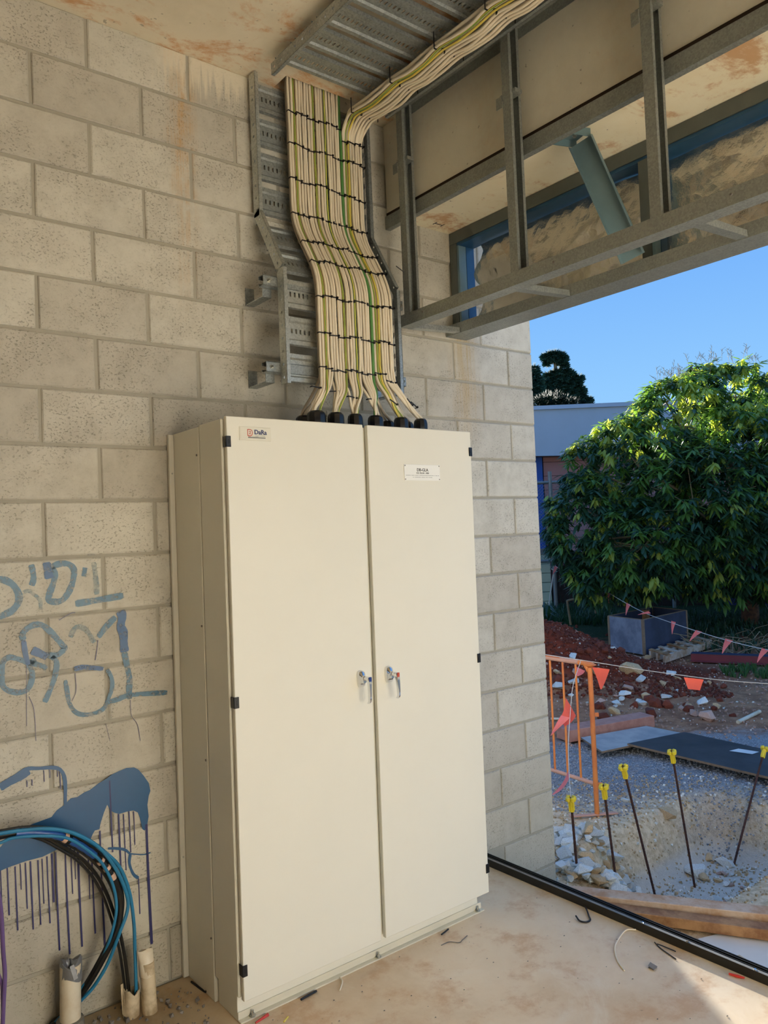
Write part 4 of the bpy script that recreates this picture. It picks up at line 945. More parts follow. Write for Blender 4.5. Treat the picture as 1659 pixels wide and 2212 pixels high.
# ================================================================== FLOOR LEVEL: door track, conduits, litter
tr = thing('door_track', (-.61, -3.5, 0), 'black aluminium sliding door track screwed along the slab edge', 'track')
m = MB(); prof = [(-.632, 0), (-.632, .034), (-.617, .034), (-.617, .026), (-.611, .026), (-.611, .034), (-.6085, .034), (-.6085, .022), (-.599, .022), (-.599, .036), (-.596, .036), (-.596, .022), (-.588, .022), (-.588, .036), (-.584, .036), (-.584, 0)]
m.prism(prof, (0, -.004, 0), (1, 0, 0), (0, 0, 1), (0, -4.686, 0)); obj('track_body', m, 'sill_black', tr)
m = MB(); m.box(-.6315, -4.69, .0341, -.6175, -.01, .0346); obj('track_top', m, 'sill_dust', tr)
for y in (-.965, -1.16, -1.42, -2.0, -2.6):
    m = MB(); m.lathe([(.0055, 0), (.0045, .003), (.002, .004)], (-.6245, y, .0346), n=10); obj('screw', m, 'chrome' if y != -1.16 else 'dust_grey', tr)
for y in (-.33, -.83, -1.27):
    m = MB(); m.box(-.609, y - .02, .023, -.589, y + .02, .028); obj('drain_insert', m, 'dust_grey', tr)

def pipe(name, x, y, z1, r, mats, label, cat, tilt=(0, 0), z0=0.0, torn=0.0):
    t = thing(name, (x, y, 0), label, cat, 'conduit stubs by the wall'); m = MB(); n = 20
    top = []
    for ring, (rr, zz) in enumerate(((r, z0), (r, None), (r * .86, None), (r * .86, z0 + .02))):
        for j in range(n):
            a = 2 * PI * j / n
            z = zz if zz is not None else z1 + torn * (.6 * math.sin(a * 2 + 1) + .4 * math.sin(a * 5))
            k = z / max(z1, .01)
            m.v.append((x + rr * math.cos(a) + tilt[0] * k, y + rr * math.sin(a) + tilt[1] * k, z))
    for i in range(3):
        for j in range(n):
            k = (j + 1) % n; m.f.append((i * n + j, i * n + k, (i + 1) * n + k, (i + 1) * n + j)); m.m.append(0)
    obj('pipe_wall', m, mats, t, smooth=True, ang=.9); return t
t = pipe('conduit_stub', -2.585, -.078, .235, .0335, 'pvc_white', 'fat white pipe stub capped with crumpled grey tape, in a grey collar', 'conduit', (.008, 0))
m = MB(); m.lathe([(.046, 0), (.046, .02), (.044, .055), (.036, .058)], (-2.585, -.078, 0), n=20); obj('collar', m, 'pvc_grey', t, smooth=True)
m = MB(); nn_ = 18; cx, cy = -2.577, -.078
for ring, (rr, zz) in enumerate(((.0345, .19), (.0352, .236), (.030, .246), (.014, .238), (.0, .243))):
    for j in range(nn_):
        a = 2 * PI * j / nn_; w = 1 + (.10 * math.sin(3 * a + 1) if 0 < ring < 4 else 0)
        m.v.append((cx + rr * w * math.cos(a), cy + rr * w * math.sin(a), zz + .012 * math.sin(2 * a + ring) * (1 if ring else .9)))
for i in range(4):
    for j in range(nn_):
        k = (j + 1) % nn_; m.f.append((i * nn_ + j, i * nn_ + k, (i + 1) * nn_ + k, (i + 1) * nn_ + j)); m.m.append(0)
m.bar((cx - .006, cy - .034, .246), (cx + .004, cy - .040, .200), .014, .003, up=(0, -1, 0)); m.tube([(cx - .012, cy - .02, .245), (cx - .014, cy - .024, .27)], .0016, 5)
obj('tape_cap', m, 'duct_tape', t, smooth=True, ang=.5)
t = pipe('conduit_stub', -2.388, -.105, .088, .0275, 'pvc_dirty', 'short broken white pipe stub with cables going in', 'conduit', (.004, 0), torn=.013)
m = MB(); m.add([(-2.421, -.112, .02), (-2.412, -.128, .012), (-2.426, -.118, .125), (-2.418, -.121, .128), (-2.418, -.108, .02), (-2.423, -.115, .125)], [(0, 1, 3, 2), (1, 4, 5, 3), (4, 0, 2, 5)]); obj('splinter', m, 'pvc_dirty', t)
t = pipe('conduit_stub', -2.330, -.128, .175, .0255, 'pvc_dirty', 'taller white pipe stub closed with folded white tape, next to the cabinet', 'conduit', (-.006, 0))
m = MB()
for ring, (rr, ry_, zz) in enumerate(((.0262, .0262, .13), (.0268, .022, .178), (.0275, .010, .212), (.0265, .004, .218))):
    for j in range(16):
        a = 2 * PI * j / 16; m.v.append((-2.336 + rr * math.cos(a) - .002 * ring, -.128 + ry_ * math.sin(a), zz + .002 * math.sin(4 * a)))
for i in range(3):
    for j in range(16):
        k = (j + 1) % 16; m.f.append((i * 16 + j, i * 16 + k, (i + 1) * 16 + k, (i + 1) * 16 + j)); m.m.append(0)
m.f.append(tuple(48 + j for j in range(16))); m.m.append(0)
obj('tape_cap', m, 'pvc_white', t, smooth=True, ang=.6)
LOOP = {'bundle':[(-2.957,-0.12,0.733),(-2.876,-0.12,0.739),(-2.791,-0.12,0.731),(-2.738,-0.12,0.726),(-2.684,-0.12,0.714),(-2.61,-0.12,0.682),(-2.535,-0.12,0.622),(-2.477,-0.12,0.557),(-2.438,-0.12,0.489),(-2.418,-0.12,0.422),(-2.418,-0.12,0.36),(-2.436,-0.12,0.306),(-2.469,-0.1,0.233),(-2.51,-0.07,0.151),(-2.551,-0.04,0.085),(-2.581,-0.032,0.042)],'outer':[(-2.959,-0.13,0.743),(-2.877,-0.13,0.75),(-2.792,-0.13,0.742),(-2.722,-0.13,0.734),(-2.649,-0.13,0.719),(-2.575,-0.13,0.687),(-2.506,-0.13,0.633),(-2.459,-0.13,0.572),(-2.421,-0.13,0.495),(-2.398,-0.13,0.419),(-2.4,-0.13,0.37),(-2.427,-0.13,0.31),(-2.463,-0.105,0.208),(-2.503,-0.07,0.128),(-2.547,-0.04,0.076),(-2.578,-0.032,0.033)],'right':[(-2.646,-0.115,0.71),(-2.57,-0.115,0.679),(-2.501,-0.115,0.624),(-2.462,-0.115,0.584),(-2.415,-0.115,0.521),(-2.384,-0.115,0.43),(-2.371,-0.115,0.323),(-2.37,-0.115,0.219),(-2.37,-0.115,0.104),(-2.372,-0.115,0.055)],'inner':[(-2.896,-0.135,0.705),(-2.794,-0.135,0.714),(-2.759,-0.135,0.719),(-2.688,-0.135,0.707),(-2.592,-0.135,0.674),(-2.516,-0.135,0.605),(-2.478,-0.135,0.554),(-2.448,-0.135,0.481),(-2.437,-0.135,0.413),(-2.444,-0.135,0.354),(-2.462,-0.11,0.271),(-2.494,-0.075,0.183),(-2.551,-0.042,0.11),(-2.581,-0.034,0.067)],'thin':[(-2.698,-0.1,0.704),(-2.643,-0.1,0.674),(-2.587,-0.1,0.627),(-2.53,-0.1,0.571),(-2.484,-0.1,0.505),(-2.454,-0.1,0.439),(-2.431,-0.1,0.366),(-2.409,-0.1,0.277),(-2.395,-0.1,0.19),(-2.386,-0.1,0.087),(-2.385,-0.1,0.05)],'purple':[(-2.866,-0.16,0.741),(-2.828,-0.16,0.657),(-2.804,-0.16,0.539),(-2.799,-0.16,0.391),(-2.796,-0.16,0.316),(-2.801,-0.16,0.245),(-2.807,-0.16,0.156)],'purple2':[(-2.855,-0.15,0.443),(-2.808,-0.15,0.305),(-2.803,-0.15,0.241),(-2.804,-0.15,0.15)]}
def loop(key, r, mat, label, off=(0, 0, 0), grp='cables looping out of the floor'):
    m = MB(); m.tube([q + V(off) for q in cr(LOOP[key] + ([(-2.63, -.03, .03), (-2.655, -.028, .004)] if key in ('bundle', 'outer', 'inner') else []), 7)], r, 8); return obj('cable', m, mat, smooth=True, ctr=True, label=label, cat='cable', group=grp)
b1 = loop('bundle', .0095, 'cable_black', 'thick black cable in the middle of the floor loop, taped in blue', (0, 0, 0))
loop('bundle', .0075, 'cable_black', 'black cable on the inner side of the taped floor loop', (-.011, .013, -.008))
loop('bundle', .006, 'cable_black', 'black cable on the outer side of the taped floor loop', (.010, .012, .010))
loop('outer', .0062, 'cable_blue', 'blue cable on the outside of the floor loop', (0, -.002, 0)); loop('inner', .0052, 'cable_blue', 'blue cable on the inside of the floor loop, nearest the wall drips')
loop('right', .0062, 'cable_blue', 'blue cable dropping straight into the broken pipe stub', (0, .004, 0)); loop('thin', .0062, 'cable_black', 'thin black cable cutting across inside the loop into the broken pipe stub', (0, .02, 0))
loop('thin', .005, 'cable_black', 'second thin black cable running beside the one into the broken stub', (-.011, .028, -.006))
loop('purple', .0065, 'cable_purple', 'purple cable at the left edge, in front of the blue paint'); loop('purple2', .005, 'cable_purple', 'short purple cable curving up at the far left edge')
# tape wraps on the bundle
P = cr(LOOP['bundle'], 7)
def wrap(i0, i1, r, mat, lab):
    m = MB(); m.tube([q + V((0, -.001, 0)) for q in P[i0:i1]], r, 12, rad=[1 + .08 * math.sin(k * 2.3) for k in range(i1 - i0)]); obj('tape_wrap', m, mat, smooth=True, parent=b1, label=lab)
wrap(20, 37, .0138, 'tape_blue', 'long blue tape wrap'); wrap(38, 47, .0125, 'tape_blue', 'blue tape wrap before the bare tan bands')
wrap(36, 38, .0148, 'tape_tan', 'tan tape band'); wrap(48, 50, .0130, 'tape_tan', 'tan tape band'); wrap(51, 53, .0130, 'tape_tan', 'tan tape band'); wrap(54, 57, .0115, 'tape_tan', 'tan tape band')

# litter
def litter(name, pts, r, mat, label, cat, rr=6):
    m = MB(); m.tube(cr([V(q) for q in pts], 6), r, rr); return obj(name, m, mat, smooth=True, ctr=True, label=label, cat=cat, group='litter on the slab')
litter('wire_offcut', [(-.640, -.942, .004), (-.675, -.918, .004), (-.769, -.945, .004), (-.822, -.972, .0035), (-.882, -1.027, .003), (-.918, -1.082, .003)], .0028, 'cable_white', 'bent pale wire offcut by the door track', 'wire')
litter('tie_offcut', [(-.668, -1.045, .003), (-.690, -1.085, .003), (-.715, -1.165, .003)], .0022, 'tie_black', 'long black cable tie offcut lying by the track', 'cable tie')
litter('tie_offcut', [(-.678, -1.062, .007), (-.672, -1.090, .005), (-.668, -1.135, .003)], .0020, 'tie_black', 'shorter black cable tie offcut crossing the long one by the track', 'cable tie')
litter('tie_offcut', [(-.637, -.690, .006), (-.655, -.712, .010), (-.689, -.75, .006), (-.710, -.773, .005), (-.736, -.770, .004), (-.748, -.748, .006), (-.736, -.720, .012)], .0035, 'tie_black', 'curled black strap scrap in the middle of the slab', 'scrap')
litter('wire_offcut', [(-1.72, -.415, .006), (-1.727, -.44, .004), (-1.765, -.478, .003)], .0028, 'cable_white', 'pale wire offcut poking from under the cabinet base', 'wire')
litter('wire_offcut', [(-1.985, -.485, .003), (-2.01, -.50, .003)], .003, 'cable_yellow', 'short yellowish wire bit near the picture bottom', 'wire')
litter('tie_offcut', [(-1.185, -.425, .003), (-1.235, -.438, .003)], .003, 'tie_black', 'short black offcut near the right end of the cabinet base', 'scrap')
litter('tie_offcut', [(-1.83, -.425, .004), (-1.90, -.432, .004)], .004, 'tie_black', 'dark sliver near the left end of the cabinet base', 'scrap')
litter('string_scrap', [(-1.29, -.497, .002), (-1.25, -.50, .002), (-1.225, -.53, .002), (-1.20, -.525, .003), (-1.165, -.515, .003)], .0016, 'dust_grey', 'thin dark string scrap on the slab in front of the cabinet', 'scrap')
litter('tie_offcut', [(-2.145, -.06, .004), (-2.135, -.15, .003), (-2.133, -.165, .012)], .004, 'tie_black', 'black strip along the foot of the cabinet side', 'scrap')
m = MB(); m.box(-.838, -1.15, .001, -.815, -1.128, .006, .001); m.add([(-.84, -1.155, .006), (-.812, -1.15, .006), (-.818, -1.124, .014), (-.842, -1.13, .012)], [(0, 1, 2, 3)]); obj('chip', m, 'dust_grey', ctr=True, label='small grey square chip on the slab', cat='scrap', group='litter on the slab')
m = MB(); m.tube([(-.668, -1.345, .006), (-.660, -1.375, .006), (-.653, -1.395, .006)], .0055, 8, rad=[.7, 1, .55]); obj('wall_plug', m, 'red_plastic', ctr=True, smooth=True, label='red plastic wall plug lying by the door track', cat='plug')
m = MB(); m.tube([(-2.085, -.440, .003), (-2.03, -.428, .003)], .006, 6, rad=[.5, 1]); obj('tape_scrap', m, 'red_plastic', ctr=True, label='red tape scrap under the cabinet base angle', cat='scrap')
m = MB(); rr = random.Random(3)
for k in range(190):
    x = rr.uniform(-2.75, -2.17); y = rr.uniform(-.33, -.02); s = rr.choice((.003, .004, .005, .008, .011)) * rr.uniform(.6, 1.2)
    if abs(x + 2.585) < .05 and y > -.13: continue
    c = V((x, y, s * .5)); ax = V((rr.uniform(-1, 1), rr.uniform(-1, 1), rr.uniform(-.3, .3))).normalized(); ay = ax.orthogonal().normalized(); az = ax.cross(ay)
    vs = [c + ax * s * rr.uniform(.7, 1.3), c - ax * s * rr.uniform(.7, 1.3), c + ay * s, c - ay * s, c + az * s * .7, c - az * s * .7]
    m.add(vs, [(0, 2, 4), (2, 1, 4), (1, 3, 4), (3, 0, 4), (2, 0, 5), (1, 2, 5), (3, 1, 5), (0, 3, 5)])
obj('debris', m, 'dust_grey', kind='stuff', label='concrete crumbs and grit along the wall foot', cat='debris')
m = MB(); rr = random.Random(5)
for k in range(70):
    x = rr.uniform(-2.1, -.7); y = rr.uniform(-1.5, -.45); s = rr.uniform(.0015, .004)
    if x > -.68: continue
    c = V((x, y, s * .4)); m.add([c + V((s, 0, 0)), c + V((-s, s * .3, 0)), c + V((0, s, 0)), c + V((0, -s, s * .5)), c + V((0, 0, s))], [(0, 2, 4), (2, 1, 4), (1, 3, 4), (3, 0, 4)])
obj('grit', m, 'dust_grey', kind='stuff', label='scattered grit on the slab in front of the cabinet', cat='debris')

# ================================================================== OUTDOORS
EYE = V((-3.34323, -2.86258, 1.63561))
def at(px, py, d):          # a point seen at a picture position, d metres in front of the lens
    return EYE + FWD * d + RGT * ((px - 829.5) / 1684.845 * d) + DWN * ((py - 1106.0) / 1684.845 * d)
def ss(a, b, x):
    t = max(0.0, min(1.0, (x - a) / (b - a))); return t * t * (3 - 2 * t)
def nz(x, y, s, seed=0.0): return mnoise.noise(V((x * s, y * s, seed)))
def ground_h(x, y):
    h = -0.42
    near = ss(0.55, -0.1, x) * ss(-0.35, -0.8, y); h += 0.265 * near
    h += 0.10 * ss(0.5, -0.2, x) * ss(-.5, .3, y)
    pd = ss(.30 + .44 * ss(.10, .32, y), .80 + .26 * ss(.10, .32, y), x + .06 * nz(x, y, 5, 8)) * ss(2.3, 2.0, x) * ss(-.62, -.30, y) * ss(.44, .20, y)
    h += pd * (-0.80 - h) + .10 * math.exp(-((x - .62) ** 2 / .06 + (y - .22) ** 2 / .03))
    h += 0.05 * math.exp(-((x - .5) ** 2 + (y - .42) ** 2) / .10)
    # red spoil heap
    ux, uy = x - 4.75, y - 4.35
    t = ux * .72 - uy * .69; s = ux * .69 + uy * .72
    amp = 0.80 * ss(2.3, -.2, t) * ss(-4.5, -2.6, t)
    w = 0.95 if s < 0 else 1.2
    m = amp * math.exp(-(s / w) ** 2) * (1 + .22 * nz(x, y, 1.6, 4) + .05 * nz(x, y, 6, 2))
    h += m
    far = ss(7.5, 10, .62 * x + .79 * y); h += .08 * far
    r = .62 * x + .79 * y
    k = .25 if pd > .9 else 1.0
    h += k * (.022 * nz(x, y, 1.7, 1) + .012 * nz(x, y, 5, 2) + .007 * nz(x, y, 14, 3)) + (.02 * nz(x, y, 9, 5) * (1 if m > .05 else 0))
    return h
def steps(a, b, s0, grow, smax):
    out = [a]; s = s0
    while out[-1] < b:
        out.append(out[-1] + s); s = min(s * grow, smax)
    return out
xs = steps(-0.58, 60, .030, 1.0065, 4.0); ys = [-q for q in steps(0.9, 14, .034, 1.03, 3.0)][::-1] + steps(-0.87, 60, .030, 1.0075, 4.0)
mb = MB()
for y in ys:
    for x in xs: mb.v.append((x, y, ground_h(x, y) if x < 25 and y < 25 else -.34))
nx = len(xs)
for j in range(len(ys) - 1):
    for i in range(nx - 1):
        if xs[i] < 0 and .02 < ys[j] < .17 and xs[i + 1] < -.05: continue
        a = j * nx + i; mb.f.append((a, a + 1, a + nx + 1, a + nx)); mb.m.append(0)
ground = obj('ground', mb, 'ground', kind='structure', smooth=True, ang=1.2)
mb = MB(); mb.box(-60, -60, -.62, -6.8, 60, -.5); mb.box(-6.8, -60, -.62, 60, -14, -.5); mb.box(-6.8, .2, -.62, -.5, 60, -.5)
obj('ground_apron', mb, 'apron', kind='structure')

# ---- stones
def stone_mesh(seed, mats, flat=.7, n=16):
    rr = random.Random(seed); bm = bmesh.new()
    for k in range(n):
        d = V((rr.gauss(0, 1), rr.gauss(0, 1), rr.gauss(0, 1))).normalized(); bm.verts.new((d.x * rr.uniform(.75, 1.1), d.y * rr.uniform(.55, .95), d.z * flat * rr.uniform(.7, 1)))
    g = bmesh.ops.convex_hull(bm, input=bm.verts); bmesh.ops.delete(bm, geom=[e for e in g['geom_interior'] if isinstance(e, bmesh.types.BMVert)], context='VERTS')
    me = bpy.data.meshes.new('stone'); bm.to_mesh(me); bm.free(); me.materials.append(MATS[mats]); return me
SP = [stone_mesh(k, 'stone_pale', .55) for k in range(6)]; ST = [stone_mesh(20 + k, 'stone_tan', .65) for k in range(4)]; SK = [stone_mesh(40 + k, 'stone_pink', .65) for k in range(3)]; CR = [stone_mesh(60 + k, 'clod_red', .8, 22) for k in range(4)]
rs = random.Random(21)
TONE = {}
for lst, w in ((SP, 'pale grey'), (ST, 'tan'), (SK, 'pinkish'), (CR, 'red')):
    for q in lst: TONE[q.name] = w
def stone(me, x, y, s, label, group, sink=.25, name='rubble_stone', rz=None, flat=1.0, dz=0.0):
    return inst(name, me, None, (x, y, ground_h(x, y) + s * (.55 - sink) * flat + dz), rot=(rs.uniform(-.45, .45), rs.uniform(-.45, .45), rs.uniform(0, 6.28) if rz is None else rz), scale=(s, s, s * flat), label=label.replace('COLOUR', TONE[me.name]).replace('SIZE', 'large' if s > .062 else ('middling' if s > .038 else 'small')), cat='stone', group=group)
for k in range(44):
    px = rs.uniform(1545, 1690); py = rs.uniform(1905, 1968); p = at(px, py, 4.8 + (1968 - py) * .010); s = rs.choice((.012, .018, .025, .032))
    stone(rs.choice(SK + ST + SP[:2]), p.x, p.y, s, 'SIZE COLOUR stone chip in front of the trench, right of the bluish slab', 'stone chips in front of the trench')
m = MB(); m.tube([at(1588, 1957, 4.3), at(1640, 1955, 4.35), at(1720, 1950, 4.4)], .012, 8); obj('black_hose', m, 'cable_black', smooth=True, ctr=True, label='black hose end lying beyond the planks at the right edge', cat='hose')
cnt = 0
placed = []
while cnt < 210:
    x = rs.uniform(.02, 1.05); y = rs.uniform(-.16, .62)
    if (x - .58) ** 2 / .22 + (y - .20) ** 2 / .11 > 1: continue
    s = rs.choice((.025, .035, .05, .065, .08)) * rs.uniform(.8, 1.25)
    if any((x - a) ** 2 + (y - b) ** 2 < (.75 * (s + c)) ** 2 for a, b, c in placed): s *= .8
    placed.append((x, y, s)); cnt += 1
    stone(rs.choice(SP if rs.random() < .8 else ST), x, y, s, 'SIZE COLOUR broken rock in the rubble heap behind the first two starter bars', 'rubble in the heap by the wall end', dz=rs.uniform(0, .05))
for px, py, d, s, me, lb in ((1291, 1866, 4.55, .062, ST[0], 'rounded brown rock in the middle of the rubble heap'), (1340, 1950, 4.35, .075, SP[1], 'large bluish broken rock beside the foot of the second starter bar'), (1370, 1947, 4.45, .062, ST[1], 'large tan rock touching the bluish one beside the second starter bar'),
        (1534, 1938, 4.9, .095, SP[2], 'wide pale blue slab of rock lying in front of the trench'), (1520, 1880, 5.3, .05, ST[2], 'single tan rock on the trench floor'), (1337, 1790, 5.05, .075, SP[3], 'squared pale rock behind the second starter bar'), (1440, 1720, 5.6, .085, ST[3], 'tan and grey rock between the gravel and the sandy ground'),
        (1349, 1697, 5.8, .035, SP[4], 'small white rock below the third yellow cap'), (1525, 1706, 5.6, .05, ST[0], 'pale tan lump beside the gravel'), (1620, 1945, 4.75, .08, SP[5], 'pale blue rock at the right edge, in front of the trench'), (1590, 1960, 4.7, .05, ST[1], 'tan rock chip at the right, in front of the trench'),
        (1500, 1780, 5.4, .10, SP[0], 'pale curved rock on the bank behind the fourth starter bar'), (1208, 1770, 5.1, .085, SP[1], 'upright pale block of rock beside the wall end'), (1566, 1840, 5.5, .075, SP[2], 'pale rock on the trench bank near the fifth starter bar')):
    p = at(px, py, d); inst('rock', me, None, (p.x, p.y, ground_h(p.x, p.y) + s * .28), rot=(rs.uniform(-.2, .2), rs.uniform(-.2, .2), rs.uniform(0, 6)), scale=s, label=lb, cat='stone')
for k in range(46):
    px = rs.uniform(1195, 1560); py = rs.uniform(1395, 1545)
    # march the sight line onto the heap
    d = 6.0; p = at(px, py, d)
    while p.z > ground_h(p.x, p.y) and d < 16: d += .05; p = at(px, py, d)
    s = rs.choice((.03, .04, .05, .07, .09)) * rs.uniform(.8, 1.2)
    stone(rs.choice(SP + ST + SK), p.x, p.y, s, 'SIZE COLOUR stone lying on the slope of the red spoil heap', 'stones on the red spoil heap')
for px, py, s, me, lb in ((1362, 1458, .17, ST[0], 'big flat boulder on the spoil heap under the bunting string'), (1438, 1510, .085, SP[0], 'pale round stone at the foot of the spoil heap'), (1348, 1505, .085, SP[2], 'bluish stone at the foot of the spoil heap'), (1530, 1555, .12, SK[0], 'large half buried stone on the brown ground'), (1240, 1425, .09, SP[4], 'pale stone above the barrier rail'), (1207, 1487, .10, SP[5], 'pale stone seen between the barrier bars'),
        (1500, 1545, .08, SK[1], 'smaller stone beside the half buried one'), (1395, 1510, .08, ST[2], 'yellowish stone at the foot of the spoil heap')):
    d = 5.0; p = at(px, py, d)
    while p.z > ground_h(p.x, p.y) and d < 16: d += .03; p = at(px, py, d)
    inst('boulder', me, None, (p.x, p.y, ground_h(p.x, p.y) + s * .3), rot=(.2, -.2, rs.uniform(0, 6)), scale=s, label=lb, cat='stone')
for k in range(60):
    px = rs.uniform(1180, 1600); py = rs.uniform(1355, 1560); d = 6.0; p = at(px, py, d)
    while p.z > ground_h(p.x, p.y) and d < 16: d += .05; p = at(px, py, d)
    s = rs.uniform(.03, .10); stone(rs.choice(CR), p.x, p.y, s, 'red earth clod on the spoil heap', 'red clods on the spoil heap', name='earth_clod')
def scatter(name, n, fn, smin, smax, mat, label, seed):
    rr = random.Random(seed); m = MB()
    for k in range(n):
        q = fn(rr)
        if q is None: continue
        x, y = q; s = rr.uniform(smin, smax); c = V((x, y, ground_h(x, y) + s * .35))
        ax = V((rr.uniform(-1, 1), rr.uniform(-1, 1), rr.uniform(-.5, .5))).normalized(); ay = ax.orthogonal().normalized(); az = ax.cross(ay)
        v = [c + ax * s * rr.uniform(.7, 1.2), c - ax * s * rr.uniform(.7, 1.2), c + ay * s * rr.uniform(.6, 1), c - ay * s * rr.uniform(.6, 1), c + az * s * .7, c - az * s * .7]
        m.add(v, [(0, 2, 4), (2, 1, 4), (1, 3, 4), (3, 0, 4), (2, 0, 5), (1, 2, 5), (3, 1, 5), (0, 3, 5)])
    return obj(name, m, mat, kind='stuff', label=label, cat='gravel')
def gz(rr):
    x = rr.uniform(.6, 3.6); y = rr.uniform(-1.3, 2.4); r = .62 * x + .79 * y
    return (x, y) if 1.35 + .3 * nz(x, y, 2, 9) < r < 3.15 else None
scatter('gravel', 14000, gz, .006, .015, 'gravel_blue', 'blue-grey gravel spread between the barrier and the boards', 31)
def pz(rr):
    x = rr.uniform(-.1, 2.6); y = rr.uniform(-.7, 1.3); return (x, y) if not (x < .05 and -.03 < y < .23) and .62 * x + .79 * y < 2.1 else None
scatter('pebbles', 4200, pz, .004, .014, 'stone_tan', 'tan pebbles on the sandy ground around the trench', 32)
scatter('pebbles', 800, pz, .006, .018, 'stone_pale', 'pale chips on the sandy ground around the trench', 33)
def bz(rr):
    x = rr.uniform(2.2, 7.5); y = rr.uniform(-1.5, 4.5); r = .62 * x + .79 * y; return (x, y) if r > 3.0 else None
scatter('pebbles', 3800, bz, .006, .022, 'stone_pink', 'brownish pebbles over the bare ground beyond the boards', 34)
scatter('pebbles', 500, bz, .006, .018, 'stone_pale', 'pale pebbles over the bare ground beyond the boards', 35)
def mz(rr):
    t = rr.uniform(-2.5, 2.2); s = rr.uniform(-1.5, .4); return (4.75 + .72 * t + .69 * s, 4.35 - .69 * t + .72 * s)
scatter('clods', 3500, mz, .012, .04, 'clod_red', 'crumbly red earth of the spoil heap', 36)

# ---- starter bars with yellow caps
BARS = [(.28, .085, (.244, .08, .070)), (.66, .085, (.552, .08, .066)), (1.083, .10, (.754, .08, .138)), (1.458, .062, (1.288, .08, .122)), (1.87, .044, (2.523, .08, -.105))]
BL = ['rusty starter bar nearest the wall end, bunting string tied to its yellow cap', 'second rusty starter bar from the wall end, upright, with yellow cap', 'third starter bar from the wall end, leaning left, with yellow cap', 'fourth starter bar from the wall end, at the middle of the trench, with yellow cap', 'starter bar at the right edge, leaning right, with yellow cap']
for (x, y, tp), lb in zip(BARS, BL):
    b = V((x, y, ground_h(x, y) - .06)); tp = V(tp); t = thing('starter_bar', (x, y, ground_h(x, y)), lb, 'rebar', 'starter bars in the trench')
    d = (tp - b).normalized(); L = (tp - b).length; m = MB(); n = int(L / .012)
    mid = (b + tp) / 2 + d.orthogonal() * (.012 if x > 1.5 else .004)
    pts = [b.lerp(mid, q) .lerp(mid.lerp(tp, q), q) for q in [k / n for k in range(n + 1)]]
    m.tube(pts, .0078, 7, rad=[1.05 if k % 2 else .95 for k in range(n + 1)]); obj('bar', m, 'rebar_rust', t, smooth=True, ang=1.2)
    c = tp + d * .006; m = MB(); o = c - d * .082
    m.lathe([(.0140, 0), (.0148, .010), (.0158, .045), (.0215, .070)], o, d, 14)
    obj('safety_cap', m, 'cap_yellow', t, smooth=True, ang=.8)
    m = MB(); ax = d.orthogonal().normalized(); ay = d.cross(ax)
    for k in range(4):
        a = k * PI / 2 + .5; r_ = ax * math.cos(a) + ay * math.sin(a); q = o + d * .074 + r_ * .021; w = d.cross(r_)
        m.obox(q, r_, w, d, .0105, .0145, .0135, .006)
        m.obox(o + d * .035 + r_ * .0165, r_, w, d, .0028, .0022, .032)
    obj('cap_lobe', m, 'cap_yellow', t)
    m = MB(); m.tube([c - d * .012, c + d * .004 + ax * .010], .003, 5); obj('tie_wire', m, 'rebar_rust', t)

# ---- crowd barrier
F0 = V((1.184, .625, 0)); DB = V((.09, .995, 0)).normalized(); gz0 = ground_h(F0.x, F0.y)
ba = thing('crowd_barrier', (F0.x, F0.y, gz0), 'orange steel crowd barrier standing at the wall end', 'barrier')
Zt, Zb = .655, -.185
m = MB(); pts = [F0 + V((0, 0, gz0 + .01)), F0 + V((0, 0, Zt - .12)), F0 + V((0, 0, Zt - .05)) + DB * .012, F0 + V((0, 0, Zt - .012)) + DB * .045, F0 + V((0, 0, Zt)) + DB * .11, F0 + V((0, 0, Zt)) + DB * 1.9, F0 + V((0, 0, Zt - .05)) + DB * 1.99, F0 + V((0, 0, Zt - .12)) + DB * 2.0, F0 + V((0, 0, gz0 + .01)) + DB * 2.0]
m.tube(cr(pts, 5), .0175, 12); obj('outer_frame', m, 'barrier_orange', ba, smooth=True)
m = MB(); m.tube([F0 + V((0, 0, Zb)), F0 + V((0, 0, Zb)) + DB * 2.0], .0145, 10); obj('lower_rail', m, 'barrier_faded', ba, smooth=True)
m = MB(); m.tube([F0 + V((0, 0, Zt + .0)) + DB * .10, F0 + V((0, 0, Zt)) + DB * 1.9], .0182, 12); obj('upper_rail', m, 'barrier_faded', ba, smooth=True)
for k in range(14):
    q = F0 + DB * (.135 + k * .128); m = MB(); m.tube([q + V((0, 0, Zb)), q + V((0, 0, Zt))], .0082, 8); obj('bar', m, 'barrier_orange', ba, smooth=True)
m = MB(); ft = V((.92, -.39, 0)).normalized(); a = F0 - ft * .21; b = F0 + ft * .16
m.bar(V((a.x, a.y, ground_h(a.x, a.y) + .022)), V((b.x, b.y, ground_h(b.x, b.y) + .022)), .035, .010, c=.002); obj('foot', m, 'barrier_faded', ba)
m = MB(); q = F0 + DB * 2.0; m.bar(q - ft * .2 + V((0, 0, ground_h(q.x, q.y) + .02)), q + ft * .2 + V((0, 0, ground_h(q.x, q.y) + .02)), .035, .01); obj('foot', m, 'barrier_faded', ba)
for z in (.30, -.19):
    m = MB(); q = F0 + V((0, 0, z)); m.obox(q + RGT * .022, RGT, V((0, 0, 1)), FWD, .024, .014, .004); m.lathe([(.0195, -.013), (.0195, .013)], q, V((0, 0, 1)), 12); obj('hook_lug', m, 'barrier_orange', ba)

